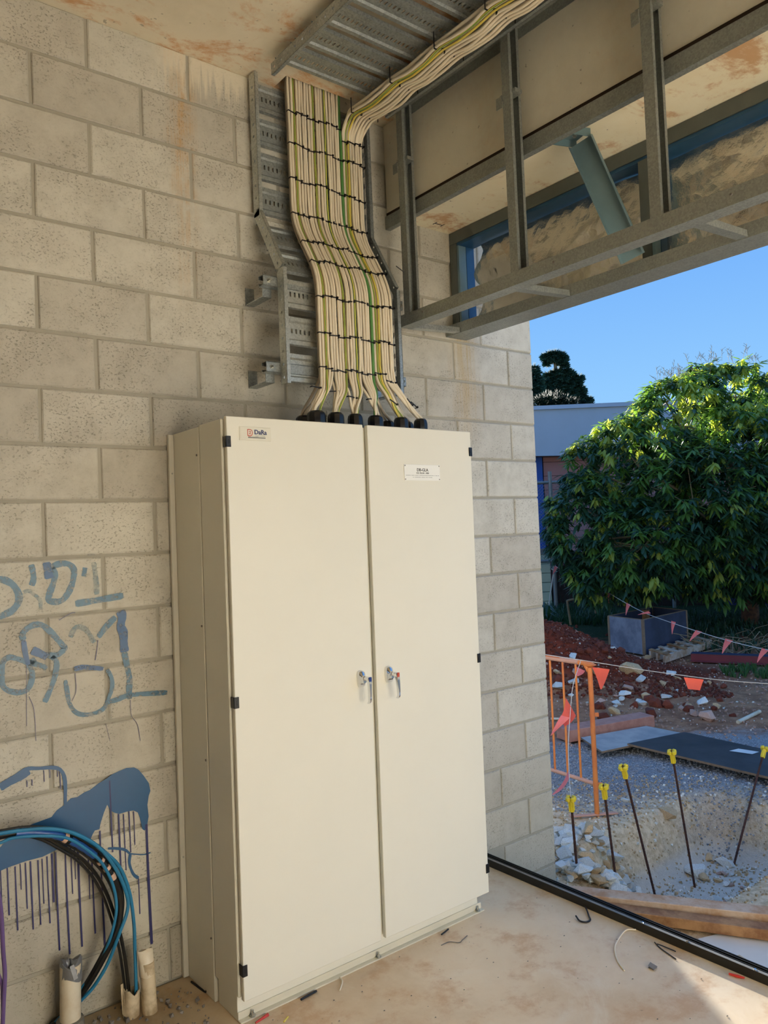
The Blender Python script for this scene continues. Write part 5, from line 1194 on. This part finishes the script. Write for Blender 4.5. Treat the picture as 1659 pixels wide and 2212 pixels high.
# ---- bunting
def flag(t, a, b, tip, mat, blunt=0.0, curl=.01):
    a, b, tip = V(a), V(b), V(tip); n = 5; m = MB(); nrm = (b - a).cross(tip - a).normalized()
    for i in range(n + 1):
        f = i / n; w = 1 - f * (1 - blunt)
        c = (a + b) / 2 * (1 - f) + tip * f + nrm * curl * math.sin(f * 3.0)
        m.v += [tuple(c - (b - a) * (w / 2)), tuple(c + nrm * curl * .4 * w), tuple(c + (b - a) * (w / 2))]
    for i in range(n):
        for k in range(2): q = i * 3 + k; m.f.append((q, q + 1, q + 4, q + 3)); m.m.append(0)
    obj('flag', m, mat, t)
top = F0 + V((0, 0, Zt + .018)) + DB * .06
bu = thing('bunting', tuple(top), 'string of orange flags running right from the barrier top, in front of the spoil heap', 'bunting')
e2 = V((1.662, -.396, .571)); e3 = V((2.9, -3.05, .60))
sp = [top + DB * .9 + V((0, 0, .004)), top, top.lerp(e2, .5) + V((0, 0, -.016)), e2, e2.lerp(e3, .5) + V((0, 0, -.02)), e3]
m = MB(); m.tube(cr(sp, 8), .0028, 5); obj('string', m, 'string_white', bu)
flag(bu, at(1279, 1441, 5.50), at(1317, 1446, 5.42), at(1298, 1489, 5.46), 'flag_orange', .08)
flag(bu, at(1477, 1463, 5.23), at(1520, 1468, 5.18), at(1499, 1490, 5.20), 'flag_orange', .6)
flag(bu, at(1244, 1440, 5.62), at(1264, 1449, 5.50), at(1246, 1459, 5.55), 'flag_pink', .25)
flag(bu, at(1692, 1480, 5.0), at(1735, 1484, 4.95), at(1714, 1530, 4.97), 'flag_orange', .1)
b2 = thing('bunting', tuple(top), 'white string with crumpled pink flags hanging from the barrier top to the first starter bar', 'bunting')
cpt = V(BARS[0][2]) + V((0, 0, .008))
s2 = [top + DB * .02, at(1238, 1480, 5.35), at(1232, 1540, 5.2), at(1228, 1600, 5.02), at(1229, 1665, 4.75), cpt]
m = MB(); m.tube(cr(s2, 8), .0026, 5); obj('string', m, 'string_white', b2)
flag(b2, at(1222, 1507, 5.28), at(1244, 1546, 5.16), at(1214, 1560, 5.2), 'flag_orange', .45, .02)
flag(b2, at(1232, 1550, 5.15), at(1212, 1545, 5.18), at(1190, 1589, 5.2), 'flag_pink', .05, .02)
flag(b2, at(1229, 1661, 4.77), at(1228, 1685, 4.68), at(1193, 1716, 4.75), 'flag_pink', .12, .015)
# far string: fence post to the right edge
b3 = thing('bunting', tuple(at(1197, 1221, 17.2)), 'long sagging string of pink flags running from the fence post to the right edge', 'bunting')
US = [(1197, 1221, 17.2), (1240, 1247, 15.6), (1275, 1263, 14.5), (1300, 1272, 13.6), (1330, 1290, 12.6), (1365, 1310, 11.6), (1400, 1327, 10.8), (1450, 1345, 9.8), (1510, 1365, 8.9), (1580, 1386, 8.1), (1659, 1404, 7.3), (1760, 1420, 6.5)]
m = MB(); m.tube(cr([at(*q) for q in US], 4), .004, 5); obj('string', m, 'string_white', b3)
for (a, b, t_, d) in (((1198, 1222), (1207, 1226), (1194, 1241), 17.0), ((1238, 1247), (1241, 1248), (1240, 1262), 15.6), ((1279, 1266), (1283, 1270), (1279, 1284), 14.2), ((1313, 1281), (1322, 1286), (1315, 1306), 13.0), ((1353, 1302), (1362, 1306), (1352, 1329), 11.8), ((1401, 1320), (1406, 1325), (1378, 1328), 10.8),
        ((1450, 1341), (1460, 1344), (1452, 1370), 9.75), ((1503, 1361), (1517, 1365), (1490, 1385), 8.95), ((1567, 1379), (1583, 1384), (1560, 1412), 8.2), ((1646, 1400), (1662, 1404), (1636, 1431), 7.35), ((1720, 1413), (1738, 1417), (1712, 1450), 6.8)):
    flag(b3, at(*a, d), at(*b, d), at(*t_, d), 'flag_pink', .08, .012)

# ---- timber planks, boards, sheets
def plank(name, a, b, w, h, mat, label, cat, group=None, side=1):
    a = V(a); b = V(b); d = (b - a); L = d.length; d.normalize(); up = V((0, 0, 1)); s = up.cross(d).normalized() * side
    t = MB(); t.obox((a + b) / 2 - up * (h / 2) + s * (w / 2), d, s, up, L / 2, w / 2, h / 2, .003)
    return obj(name, t, mat, ctr=True, label=label, cat=cat, group=group)
plank('timber_plank', (-.53, -.425, -.098), (.27, -1.79, -.098), .072, .045, 'timber_brown', 'brown timber plank lying along the slab edge, nearer one', 'plank', 'timber planks by the slab edge')
plank('timber_plank', (-.44, -.44, -.080), (.36, -1.69, -.080), .085, .045, 'timber_weathered', 'greyer timber plank lying behind the brown one by the slab edge', 'plank', 'timber planks by the slab edge')
m = MB(); q = [(-.262, -.985, -.147), (-.128, -1.03, -.150), (.28, -1.72, -.150), (-.30, -2.2, -.150), (-.49, -1.46, -.147), (-.49, -1.18, -.147)]
m.add(q + [(a, b, c - .008) for a, b, c in q], [(0, 1, 2, 3, 4, 5), (11, 10, 9, 8, 7, 6)] + [(i, 6 + i, 6 + (i + 1) % 6, (i + 1) % 6) for i in range(6)]); obj('cover_sheet', m, 'sheet_white', ctr=True, label='pale flat cover sheet on the ground under the planks, bottom right', cat='sheet')
def sheet(pts, th, mats, label):
    m = MB(); n = len(pts); pts = [V(p) for p in pts]; lo = [p - V((0, 0, th)) for p in pts]
    m.add(pts + lo, [tuple(range(n))], 0); m.add(pts + lo, [(i, n + i, n + (i + 1) % n, (i + 1) % n) for i in range(n)] + [tuple(range(2 * n - 1, n - 1, -1))], 1)
    obj('plywood_board', m, mats, ctr=True, label=label, cat='board', group='form boards lying on the gravel')
zb = -.35
def onz(px, py, z):
    r = at(px, py, 1.0) - EYE; return EYE + r * ((z - EYE.z) / r.z)
sheet([onz(1255, 1593, zb), onz(1300, 1623, zb), onz(1482, 1585, zb), onz(1396, 1568, zb)], .017, ['ply_grey_blue', 'ply_edge'], 'grey-blue wet form board lying behind the barrier')
zb2 = -.335
sheet([onz(1355, 1606, zb2), onz(1660, 1678, zb2), onz(1760, 1702, zb2), onz(1800, 1650, zb2), onz(1478, 1581, zb2)], .018, ['ply_black', 'ply_edge'], 'black faced form board lying on the gravel, right of the grey-blue one')
m = MB(); g0 = onz(1560, 1620, zb2 + .002); m.add([onz(1595, 1617, zb2 + .002), onz(1640, 1624, zb2 + .002), onz(1625, 1629, zb2 + .004), onz(1575, 1622, zb2 + .004)], [(0, 1, 2, 3)]); obj('torn_paper', m, 'sheet_white', ctr=True, label='torn pale paper strip on the black form board', cat='scrap')
a = onz(1231, 1604, -.40); b = onz(1415, 1570, -.40)
plank('masonry_beam', (a.x, a.y, -.29), (b.x, b.y, -.29), .20, .11, 'brick_red_grey', 'long red-grey masonry lintel lying behind the grey-blue form board', 'lintel')
m = MB(); m.tube([onz(1594, 1560, -.40), onz(1641, 1537, -.40)], .02, 10); obj('pipe_offcut', m, 'pvc_white', smooth=True, ctr=True, label='white pipe offcut on the brown ground at the right', cat='pipe')
m = MB(); m.tube([onz(1190, 1553, -.42), onz(1216, 1553, -.42)], .014, 8); obj('pipe_offcut', m, 'pvc_white', smooth=True, ctr=True, label='white pipe offcut behind the barrier bars', cat='pipe')
# ---- formwork box
Cc, FL_, Rr, Bk = V((7.0, 4.085, 0)), V((7.19, 4.83, 0)), V((8.45, 4.24, 0)), V((8.64, 4.985, 0))
zf = -.36; zt = .165
fb = thing('formwork_box', (7.8, 4.5, zf), 'open-topped dark blue plywood form box standing behind the spoil heap', 'box')
for p, q, mt, lb in ((FL_, Cc, 'form_blue', 'paler blue end panel'), (Cc, Rr, 'form_dark', 'dark blue long panel'), (Rr, Bk, 'form_dark', None), (Bk, FL_, 'form_dark', None)):
    d = (q - p).normalized(); s = V((0, 0, 1)).cross(d); m = MB(); m.obox((p + q) / 2 + V((0, 0, (zf + zt) / 2)), d, s, V((0, 0, 1)), (q - p).length / 2, .009, (zt - zf) / 2)
    obj('panel', m, mt, fb, label=lb)
    m = MB(); m.obox((p + q) / 2 + V((0, 0, zt + .004)), d, s, V((0, 0, 1)), (q - p).length / 2, .010, .005); obj('raw_edge', m, 'ply_edge', fb)
for p in (FL_, Cc, Rr, Bk):
    m = MB(); m.box(p.x - .018, p.y - .018, zf, p.x + .018, p.y + .018, zt + .002); obj('corner_batten', m, 'ply_edge', fb)
m = MB(); q = Cc.lerp(Bk, .62); m.box(8.25, 4.86, zf, 8.37, 4.93, zt - .01); obj('inner_stud', m, 'timber_brown', fb)
# pallet
pa = thing('pallet', (7.9, 3.75, -.38), 'broken timber pallet lying beside the form box', 'pallet')
o = onz(1428, 1412, -.38); dx = (onz(1522, 1382, -.38) - o).normalized(); dy = (onz(1455, 1420, -.38) - o).normalized()
for k in range(3):
    m = MB(); m.obox(o + dx * (.85 * .5) + dy * (.05 + k * .21) + V((0, 0, .05)), dx, dy, V((0, 0, 1)), .85, .03, .05); obj('bearer', m, 'timber_weathered', pa)
for k in range(6):
    m = MB(); m.obox(o + dx * (-.35 + k * .31) + dy * .26 + V((0, 0, .112)), dx, dy, V((0, 0, 1)), .05, .27, .01); obj('slat', m, 'timber_weathered' if k % 2 else 'timber_brown', pa)
# red steel beam
a = onz(1493, 1428, -.40); b = onz(1800, 1442, -.40); d = (b - a).normalized(); s = V((0, 0, 1)).cross(d); s = -s if s.dot(FWD) < 0 else s
sb = thing('steel_beam', tuple(a), 'dark red primed steel beam lying on the ground at the right', 'beam')
m = MB(); m.obox((a + b) / 2 + V((0, 0, .055)), d, s, V((0, 0, 1)), (b - a).length / 2, .006, .055); m.obox((a + b) / 2 + V((0, 0, .006)), d, s, V((0, 0, 1)), (b - a).length / 2, .06, .005); obj('web', m, 'beam_red', sb)
m = MB(); m.obox((a + b) / 2 + V((0, 0, .112)) + s * .06, d, s, V((0, 0, 1)), (b - a).length / 2, .075, .005); obj('flange', m, 'beam_blue_grey', sb)
# dry branches and grass tufts
m = MB(); rr = random.Random(8)
for k in range(60):
    px = rr.uniform(1500, 1655); py = rr.uniform(1378, 1410); p = onz(px, py, -.36); p.z = ground_h(p.x, p.y)
    L = rr.uniform(.25, .8); a = rr.uniform(0, 6.28); q = p + V((math.cos(a) * L * .8, math.sin(a) * L * .8, rr.uniform(.02, .28))); m.tube([p, p.lerp(q, .5) + V((0, 0, rr.uniform(0, .08))), q], rr.uniform(.004, .009), 4, caps=False)
obj('brushwood', m, 'twig', kind='stuff', label='heap of dry branches on the ground behind the red beam', cat='branches')
def tufts(name, n, fn, h0, h1, mat, label, seed):
    rr = random.Random(seed); m = MB()
    for k in range(n):
        x, y = fn(rr); z = ground_h(x, y)
        for j in range(7):
            a = rr.uniform(0, 6.28); L = rr.uniform(h0, h1); lean_ = rr.uniform(.2, .9); d = V((math.cos(a), math.sin(a), 0)); s = V((-d.y, d.x, 0)) * (.006 + L * .012)
            b0 = V((x, y, z)) + d * .01; b1 = b0 + d * L * lean_ * .5 + V((0, 0, L * .7)); b2 = b0 + d * L * lean_ + V((0, 0, L * .75))
            m.add([b0 - s, b0 + s, b1 + s * .7, b1 - s * .7, b2], [(0, 1, 2, 3), (3, 2, 4)])
    obj(name, m, mat, kind='stuff', label=label, cat='grass')
def g1(rr): p = onz(rr.uniform(1560, 1665), rr.uniform(1442, 1462), -.4); return p.x, p.y
tufts('grass', 70, g1, .05, .16, 'grass_blade', 'sparse grass tufts in front of the red beam', 41)
def g2(rr):
    p = onz(rr.uniform(1480, 1760), rr.uniform(1325, 1400), -.34); return p.x, p.y
tufts('grass', 420, g2, .06, .22, 'leaf_dark', 'rank grass under the mango tree, darkened for its shade', 42)  # grass takes the dark leaf colour to paint the tree's shade
def g3(rr): p = onz(rr.uniform(1175, 1330), rr.uniform(1315, 1352), -.34); return p.x, p.y
tufts('weeds', 260, g3, .10, .30, 'leaf_dark', 'dark weeds behind the spoil heap', 43)
# leafy plant by the wall end
fp = thing('leafy_plant', tuple(at(1180, 1345, 14.5)), 'dark strappy plant behind the wall end, above the spoil heap', 'plant'); m = MB(); rr = random.Random(9); base = at(1178, 1350, 14.5)
for k in range(34):
    a = rr.uniform(0, 6.28); L = rr.uniform(.25, .62); d = V((math.cos(a), math.sin(a), 0)); s = V((-d.y, d.x, 0)) * .022; b0 = base + d * .02; b1 = b0 + d * L * .45 + V((0, 0, L * .75)); b2 = b0 + d * L + V((0, 0, L * .55))
    m.add([b0 - s * .5, b0 + s * .5, b1 + s, b1 - s, b2], [(0, 1, 2, 3), (3, 2, 4)])
obj('foliage', m, 'leaf_dark', fp)

# ---- mango tree
LOBES = [(7.976, 5.543, 1.743, 0.85), (8.737, 5.169, 2.613, 0.98), (9.854, 4.901, 3.375, 0.93), (10.889, 4.451, 3.891, 0.69), (8.939, 4.275, 1.827, 1.18), (10.282, 3.958, 2.53, 1.23), (10.346, 3.567, 1.37, 1.2), (8.076, 4.719, 1.243, 0.85), (9.865, 5.256, 3.859, 0.48), (7.69, 5.289, 0.876, 0.55), (9.297, 4.019, 1.102, 0.78), (7.553, 5.635, 1.358, 0.48), (11.768, 4.272, 3.837, 0.53), (8.358, 5.973, 2.681, 0.51), (8.761, 5.646, 2.996, 0.51), (9.499, 5.429, 3.515, 0.43), (10.672, 4.868, 4.119, 0.53), (8.862, 4.617, 1.049, 0.64), (11.916, 3.578, 2.18, 1.38), (8.222, 5.368, 1.246, 0.73),
    (12.9, 2.6, 2.2, 1.5), (12.2, 5.2, 2.6, 1.5), (10.6, 5.9, 2.0, 1.4), (12.6, 4.0, 3.4, .9), (13.6, 4.2, 2.0, 1.3)]
tb = V((11.05, 4.50, -.34))
tree = thing('mango_tree', tuple(tb), 'big dense mango tree with drooping leaves, its top edge lit yellow-green by the sun', 'tree')
m = MB(); m.tube(cr([tb, tb + V((.02, 0, .5)), tb + V((-.03, .05, 1.0)), tb + V((.05, .1, 1.6))], 5), .13, 10, rad=[1.25 - .02 * k for k in range(16)]); obj('trunk', m, 'bark', tree, smooth=True)
m = MB(); rr = random.Random(12); fork = tb + V((.02, .06, 1.2))
for (x, y, z, r) in LOBES[:20]:
    e_ = V((x, y, z)); mid = fork.lerp(e_, .5) + V((rr.uniform(-.2, .2), rr.uniform(-.2, .2), .25)); m.tube(cr([fork, mid, e_], 5), .045, 6, rad=[1 - .07 * k for k in range(11)])
    for q in range(6):
        d = V((rr.gauss(0, 1), rr.gauss(0, 1), rr.gauss(0, .8))).normalized(); m.tube([e_, e_ + d * r * .5 + V((0, 0, .05)), e_ + d * r * .95], .010, 5, rad=[1, .7, .4])
obj('branches', m, 'twig', tree, smooth=True)
def leaf_into(m, p, d, L, w, mi, droop):
    d = d.normalized(); side = d.cross(V((0, 0, 1))); side = side.normalized() if side.length > 1e-4 else V((1, 0, 0)); up = side.cross(d)
    q1 = p + d * L * .38; q2 = p + d * L * .75 - V((0, 0, droop * .5)); q3 = p + d * L - V((0, 0, droop))
    m.add([p, q1 + side * w - up * w * .25, q1, q1 - side * w - up * w * .25, q2 + side * w * .7 - up * w * .2, q2, q2 - side * w * .7 - up * w * .2, q3], [(0, 2, 1), (0, 3, 2), (1, 2, 5, 4), (2, 3, 6, 5), (4, 5, 7), (5, 6, 7)], mi)
rr = random.Random(77); fol = MB(); single = []
toeye = lambda c: (EYE - c).normalized()
ncl = 0
while ncl < 5200:
    L_ = rr.choices(LOBES, [q[3] ** 2 for q in LOBES])[0]; c = V(L_[:3]); d = V((rr.gauss(0, 1), rr.gauss(0, 1), rr.gauss(0, 1))).normalized()
    if d.dot(toeye(c)) < -.45 and rr.random() < .75: continue
    rad = L_[3] * (rr.uniform(.78, 1.06) if rr.random() < .85 else rr.uniform(.3, .8))
    p = c + V((d.x, d.y, d.z)) * rad
    if any((p - V(q[:3])).length < q[3] * .68 for q in LOBES): continue
    if p.z < .18 and rr.random() < .7: continue
    ncl += 1
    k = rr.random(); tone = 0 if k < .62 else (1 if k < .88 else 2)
    if p.z > 3.0 and rr.random() < .45: tone = 2 if rr.random() < .5 else 1  # more pale clusters up high, painting in the sunlit crown top
    nl = rr.randint(8, 13); young = tone == 2
    for j in range(nl):
        a = 2 * PI * j / nl + rr.uniform(-.3, .3); out_ = V((math.cos(a), math.sin(a), 0)) + d * .5 + V((0, 0, rr.uniform(-1.2, .1) - (.7 if young else 0)))
        L = rr.uniform(.15, .24) * (.8 if young else 1); w = L * (.15 if not young else .18)
        front = (EYE - p).length
        if front < 14.9 and len(single) < 280 and rr.random() < .25 and d.dot(toeye(c)) > .4: single.append((p.copy(), out_, L, w, tone, rr.uniform(.02, .08)))
        else: leaf_into(fol, p + V((rr.uniform(-.04, .04), rr.uniform(-.04, .04), rr.uniform(-.04, .04))), out_, L, w, tone, rr.uniform(.01, .07))
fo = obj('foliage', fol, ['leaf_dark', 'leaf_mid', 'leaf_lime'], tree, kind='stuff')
for p, o_, L, w, tn, dr_ in single:
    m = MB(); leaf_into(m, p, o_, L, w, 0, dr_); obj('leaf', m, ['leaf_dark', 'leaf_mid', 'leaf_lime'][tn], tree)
m = MB()
for k in range(46):
    L_ = rr.choice(LOBES[2:4] + LOBES[8:9] + LOBES[16:17]); c = V(L_[:3]) + V((rr.uniform(-.4, .4), rr.uniform(-.4, .4), L_[3] * .9)); t_ = c + V((rr.uniform(-.1, .1), rr.uniform(-.1, .1), rr.uniform(.12, .30)))
    m.tube([c, t_], .003, 4, caps=False)
    for q in range(5): b_ = c.lerp(t_, .4 + .12 * q); m.tube([b_, b_ + V((rr.uniform(-.07, .07), rr.uniform(-.07, .07), .05))], .003, 3, caps=False)
obj('flower_spikes', m, 'twig', tree, kind='stuff')

# ---- pines and bush beyond the roof
def pine(base, lobes, label, blade, seed, name='pine_tree', trunk=None):
    t = thing(name, tuple(base), label, 'tree'); rr = random.Random(seed); m = MB()
    for (c, r, n) in lobes:
        for k in range(n):
            d = V((rr.gauss(0, 1), rr.gauss(0, 1), rr.gauss(0, .75))).normalized(); p = c + V((d.x, d.y, d.z * .75)) * r * rr.uniform(.5, .85); dd = (d + V((rr.uniform(-.6, .6), rr.uniform(-.6, .6), rr.uniform(-.2, .5)))).normalized()
            s = dd.orthogonal().normalized() * blade * .35; m.add([p - s, p + s, p + dd * blade], [(0, 1, 2)])
    obj('foliage', m, 'leaf_pine' if name == 'pine_tree' else 'leaf_bush', t, kind='stuff')
    if trunk:
        m = MB(); m.tube(trunk, .22, 7, rad=[1, .9, .7, .5][:len(trunk)])
        for (c, r, n) in lobes:
            q = min(trunk, key=lambda w: (w - c).length); m.tube([q, c], .07, 5)
        obj('trunk', m, 'twig', t)
D_ = 55
pl = [(at(*q, D_), r, int(900 * r)) for q, r in (((1180, 772), .36), ((1190, 768), .40), ((1200, 766), .40), ((1210, 770), .38), ((1217, 777), .32), ((1188, 777), .34), ((1200, 776), .36), ((1211, 783), .30), ((1220, 790), .24), ((1181, 786), .16),
      ((1198, 806), .30), ((1210, 804), .34), ((1222, 804), .34), ((1232, 808), .34), ((1186, 812), .36), ((1203, 818), .42), ((1218, 820), .42), ((1239, 820), .30), ((1250, 818), .34), ((1247, 827), .34), ((1230, 832), .42), ((1192, 828), .46), ((1176, 830), .5), ((1208, 836), .5), ((1222, 843), .46), ((1243, 838), .30), ((1254, 842), .32), ((1258, 848), .24), ((1180, 846), .6), ((1198, 850), .55), ((1236, 852), .42), ((1168, 856), .6), ((1215, 858), .6), ((1246, 861), .36), ((1258, 860), .30), ((1270, 865), .30), ((1190, 864), .6), ((1264, 870), .3))]
pine(at(1203, 1160, D_), pl, 'tall dark pine with a rounded tuft on top, standing beyond the pale roof', .30, 3, trunk=[V((at(1205, 1000, D_).x, at(1205, 1000, D_).y, -.6)), at(1205, 1000, D_), at(1203, 830, D_), at(1198, 775, D_)])
pl = [(at(*q, 50), r, int(520 * r)) for q, r in (((1152, 797), .34), ((1156, 806), .32), ((1150, 814), .42), ((1160, 822), .40), ((1150, 832), .55), ((1162, 840), .46), ((1150, 852), .6), ((1140, 835), .7), ((1158, 866), .6))]
pine(at(1150, 1150, 50), pl, 'dark pine half hidden behind the wall end, left of the tufted pine', .30, 4, trunk=[V((at(1148, 1000, 50).x, at(1148, 1000, 50).y, -.6)), at(1148, 1000, 50), at(1148, 830, 50)])
pl = [(at(1190, 868, 40), .9, 900), (at(1215, 874, 40), .8, 700), (at(1165, 874, 40), .8, 700), (at(1240, 878, 40), .7, 600), (at(1268, 880, 40), .5, 300)]
pine(at(1200, 1120, 40), pl, 'rounded green bush in front of the pines, just above the roof edge', .16, 5, name='round_bush', trunk=[V((at(1200, 1100, 40).x, at(1200, 1100, 40).y, -.6)), at(1200, 1100, 40), at(1200, 900, 40)])

# ---- neighbouring building: pale fascia over pink boards
bd = thing('neighbour_building', (13.6, 11.7, -.3), 'low building with a pale blue-grey fascia over pink boarded walls', 'building')
A0 = V((13.66, 11.65, 0)); U = V((.786, -.618, 0)); Nn = V((-.618, -.786, 0))
def fp_(u, n, z): return A0 + U * u + Nn * n + V((0, 0, z))
m = MB()
u0, u1 = -22, 9.0
zt0, zt1 = 5.05, 5.05; zb0 = 4.18
def zbot(u): return 4.18 - max(0, u) * .085
vs = [fp_(u0, 0, zbot(u0)), fp_(u1, 0, zbot(u1)), fp_(u1, 0, 5.04), fp_(u0, 0, 5.04)]; m.add(vs + [v - Nn * .06 for v in vs], [(0, 1, 2, 3), (7, 6, 5, 4), (0, 4, 5, 1), (3, 2, 6, 7), (1, 5, 6, 2), (0, 3, 7, 4)]); obj('fascia_panel', m, 'fascia', bd)
m = MB(); m.obox((fp_(u0, .03, 4.99) + fp_(u1, .03, 4.99)) / 2, U, Nn, V((0, 0, 1)), (u1 - u0) / 2, .04, .055); obj('gutter', m, 'fascia_edge', bd)
m = MB(); vs = [fp_(u0, -.06, 4.19), fp_(u1, -.06, zbot(u1)), fp_(u1, -.5, zbot(u1)), fp_(u0, -.5, 4.19)]; m.add(vs + [v + V((0, 0, .05)) for v in vs], [(0, 1, 2, 3), (7, 6, 5, 4), (0, 4, 5, 1), (3, 2, 6, 7)]); obj('eave_lining', m, 'eave_brown', bd)
m = MB(); m.obox(fp_((u0 + u1) / 2, -5, 4.9), U, Nn, V((0, 0, 1)), (u1 - u0) / 2, 4.9, .06); m.obox(fp_((u0 + u1) / 2, -5.2, 2.2), U, Nn, V((0, 0, 1)), (u1 - u0) / 2 - .1, 4.6, 2.5); obj('roof_and_core', m, 'dark_brown', bd)
for k in range(11):
    m = MB(); z = -.1 + k * .40; m.obox(fp_((.22 + u1) / 2, -.48, z + .19), U, Nn, V((0, 0, 1)), (u1 - .22) / 2, .02, .196, .006); obj('board', m, 'board_pink', bd)
m = MB(); m.obox(fp_(.08, -.42, 1.9), U, Nn, V((0, 0, 1)), .095, .06, 2.3); obj('corner_post', m, 'post_blue', bd)
m = MB(); m.obox(fp_((u0 - .1) / 2, -.48, 1.9), U, Nn, V((0, 0, 1)), -u0 / 2, .02, 2.3); obj('wall_board', m, 'board_pink', bd)
nv = thing('navy_shed', tuple(at(1540, 1300, 19)), 'navy blue shed wall glimpsed through the leaves behind the mango tree', 'shed'); m = MB(); a = at(1440, 1240, 19); b = at(1760, 1240, 17)
m.bar(V((a.x, a.y, .55)), V((b.x, b.y, .55)), .3, 2.0); obj('wall_sheet', m, 'wall_navy', nv); m = MB(); m.bar(V((a.x, a.y, 1.6)), V((b.x, b.y, 1.6)), .6, .1); obj('roof_edge', m, 'fascia', nv)
pf = thing('shade_palings', tuple(at(1300, 1300, 19)), 'dark paling screen added for the black shade under the mango tree', 'fence'); a = at(1193, 1300, 18.9); b = at(1600, 1300, 18.0); d = (V((b.x, b.y, 0)) - V((a.x, a.y, 0))); n = 42  # dark palings added to fill in the black shade below the crown
for k in range(n):
    q = V((a.x, a.y, 0)) + d * ((k + .5) / n); m = MB(); m.obox(q + V((0, 0, .20 + .02 * math.sin(k * 2.3))), d.normalized(), V((0, 0, 1)).cross(d.normalized()), V((0, 0, 1)), d.length / n * .47, .01, .62); obj('paling', m, 'dark_brown', pf)
# ---- chain-link fence
fe = thing('chain_link_fence', tuple(at(1202, 1326, 17.9)), 'chain-link fence with grey pipe posts in front of the pink building', 'fence'); P0 = at(1187, 1018, 17.9); P0.z = 0
Uf = V((.786, -.618, 0))
def fq(u, z): return V((P0.x, P0.y, 0)) + Uf * u + V((0, 0, z))
for u, zt_ in ((0, 2.90), (-2.6, 2.9), (2.7, 2.7), (5.4, 2.7)):
    m = MB(); m.tube([fq(u, -.40), fq(u, zt_)], .045, 10); obj('post', m, 'pipe_grey', fe, smooth=True)
for z in (2.65, .85):
    m = MB(); m.tube([fq(-2.6, z), fq(5.4, z)], .035, 8); obj('rail', m, 'pipe_grey', fe, smooth=True)
m = MB(); pit_ = .075; w0, w1, zlo, zhi = -1.2, 2.4, .86, 2.72; H = zhi - zlo
k = -int(H / pit_) - 1
while w0 + k * pit_ < w1:
    for sg in (1, -1):
        ua = w0 + k * pit_ if sg == 1 else w0 + k * pit_ + H; ub = ua + sg * H; za, zb_ = zlo, zhi
        t0, t1 = 0.0, 1.0
        lo_, hi_ = (w0 - ua) / (ub - ua), (w1 - ua) / (ub - ua)
        t0 = max(t0, min(lo_, hi_)); t1 = min(t1, max(lo_, hi_))
        if t1 > t0 + .01: m.tube([fq(ua + (ub - ua) * t0, za + (zb_ - za) * t0) + Nn * (.004 * sg), fq(ua + (ub - ua) * t1, za + (zb_ - za) * t1) + Nn * (.004 * sg)], .0035, 3, caps=False)
    k += 1
obj('wire_mesh', m, 'pipe_grey', fe, kind='stuff')
m = MB(); q = fq(0, 2.05) + Nn * .05; m.tube([q - Uf * .17 - V((0, 0, .07)), q, q + Uf * .05 + V((0, 0, .03))], .012, 5); m.tube([fq(0, .62) + Nn * .05 - Uf * .09 + V((0, 0, .06)), fq(0, .60) + Nn * .05 + Uf * .05], .012, 5); obj('tie_rag', m, 'string_white', fe)
m = MB(); m.tube([at(1196, 1235, 17.3), at(1188, 1290, 17.3), at(1183, 1330, 17.3)], .014, 5); obj('loose_string', m, 'string_white', fe)
# pale block pier
pi = thing('block_pier', tuple(at(1176, 1315, 18.6)), 'pale green block pier beside the fence post, at the wall end', 'pier'); a = at(1168, 1270, 18.6); b = at(1187, 1270, 18.6); z0 = -.35
for k in range(6):
    m = MB(); q = (a + b) / 2; m.obox(V((q.x, q.y, z0 + .11 + k * .222)), Uf, Nn, V((0, 0, 1)), .13, .10, .106, .008); obj('block', m, 'pier_green', pi)
m = MB(); q = (a + b) / 2; m.obox(V((q.x, q.y, z0 + 1.40)), Uf, Nn, V((0, 0, 1)), .16, .12, .07, .01); obj('cap_block', m, 'dust_grey', pi)
# bent gas pipe
m = MB(); g = [at(1233, 1350, 15), at(1226, 1304, 15), at(1228, 1297, 15), at(1255, 1293, 15), at(1282, 1291, 15), at(1287, 1325, 15)]; m.tube(cr(g, 4), .022, 8); obj('bent_pipe', m, 'twig', smooth=True, ctr=True, label='bent service pipe loop in the shade behind the spoil heap', cat='pipe')
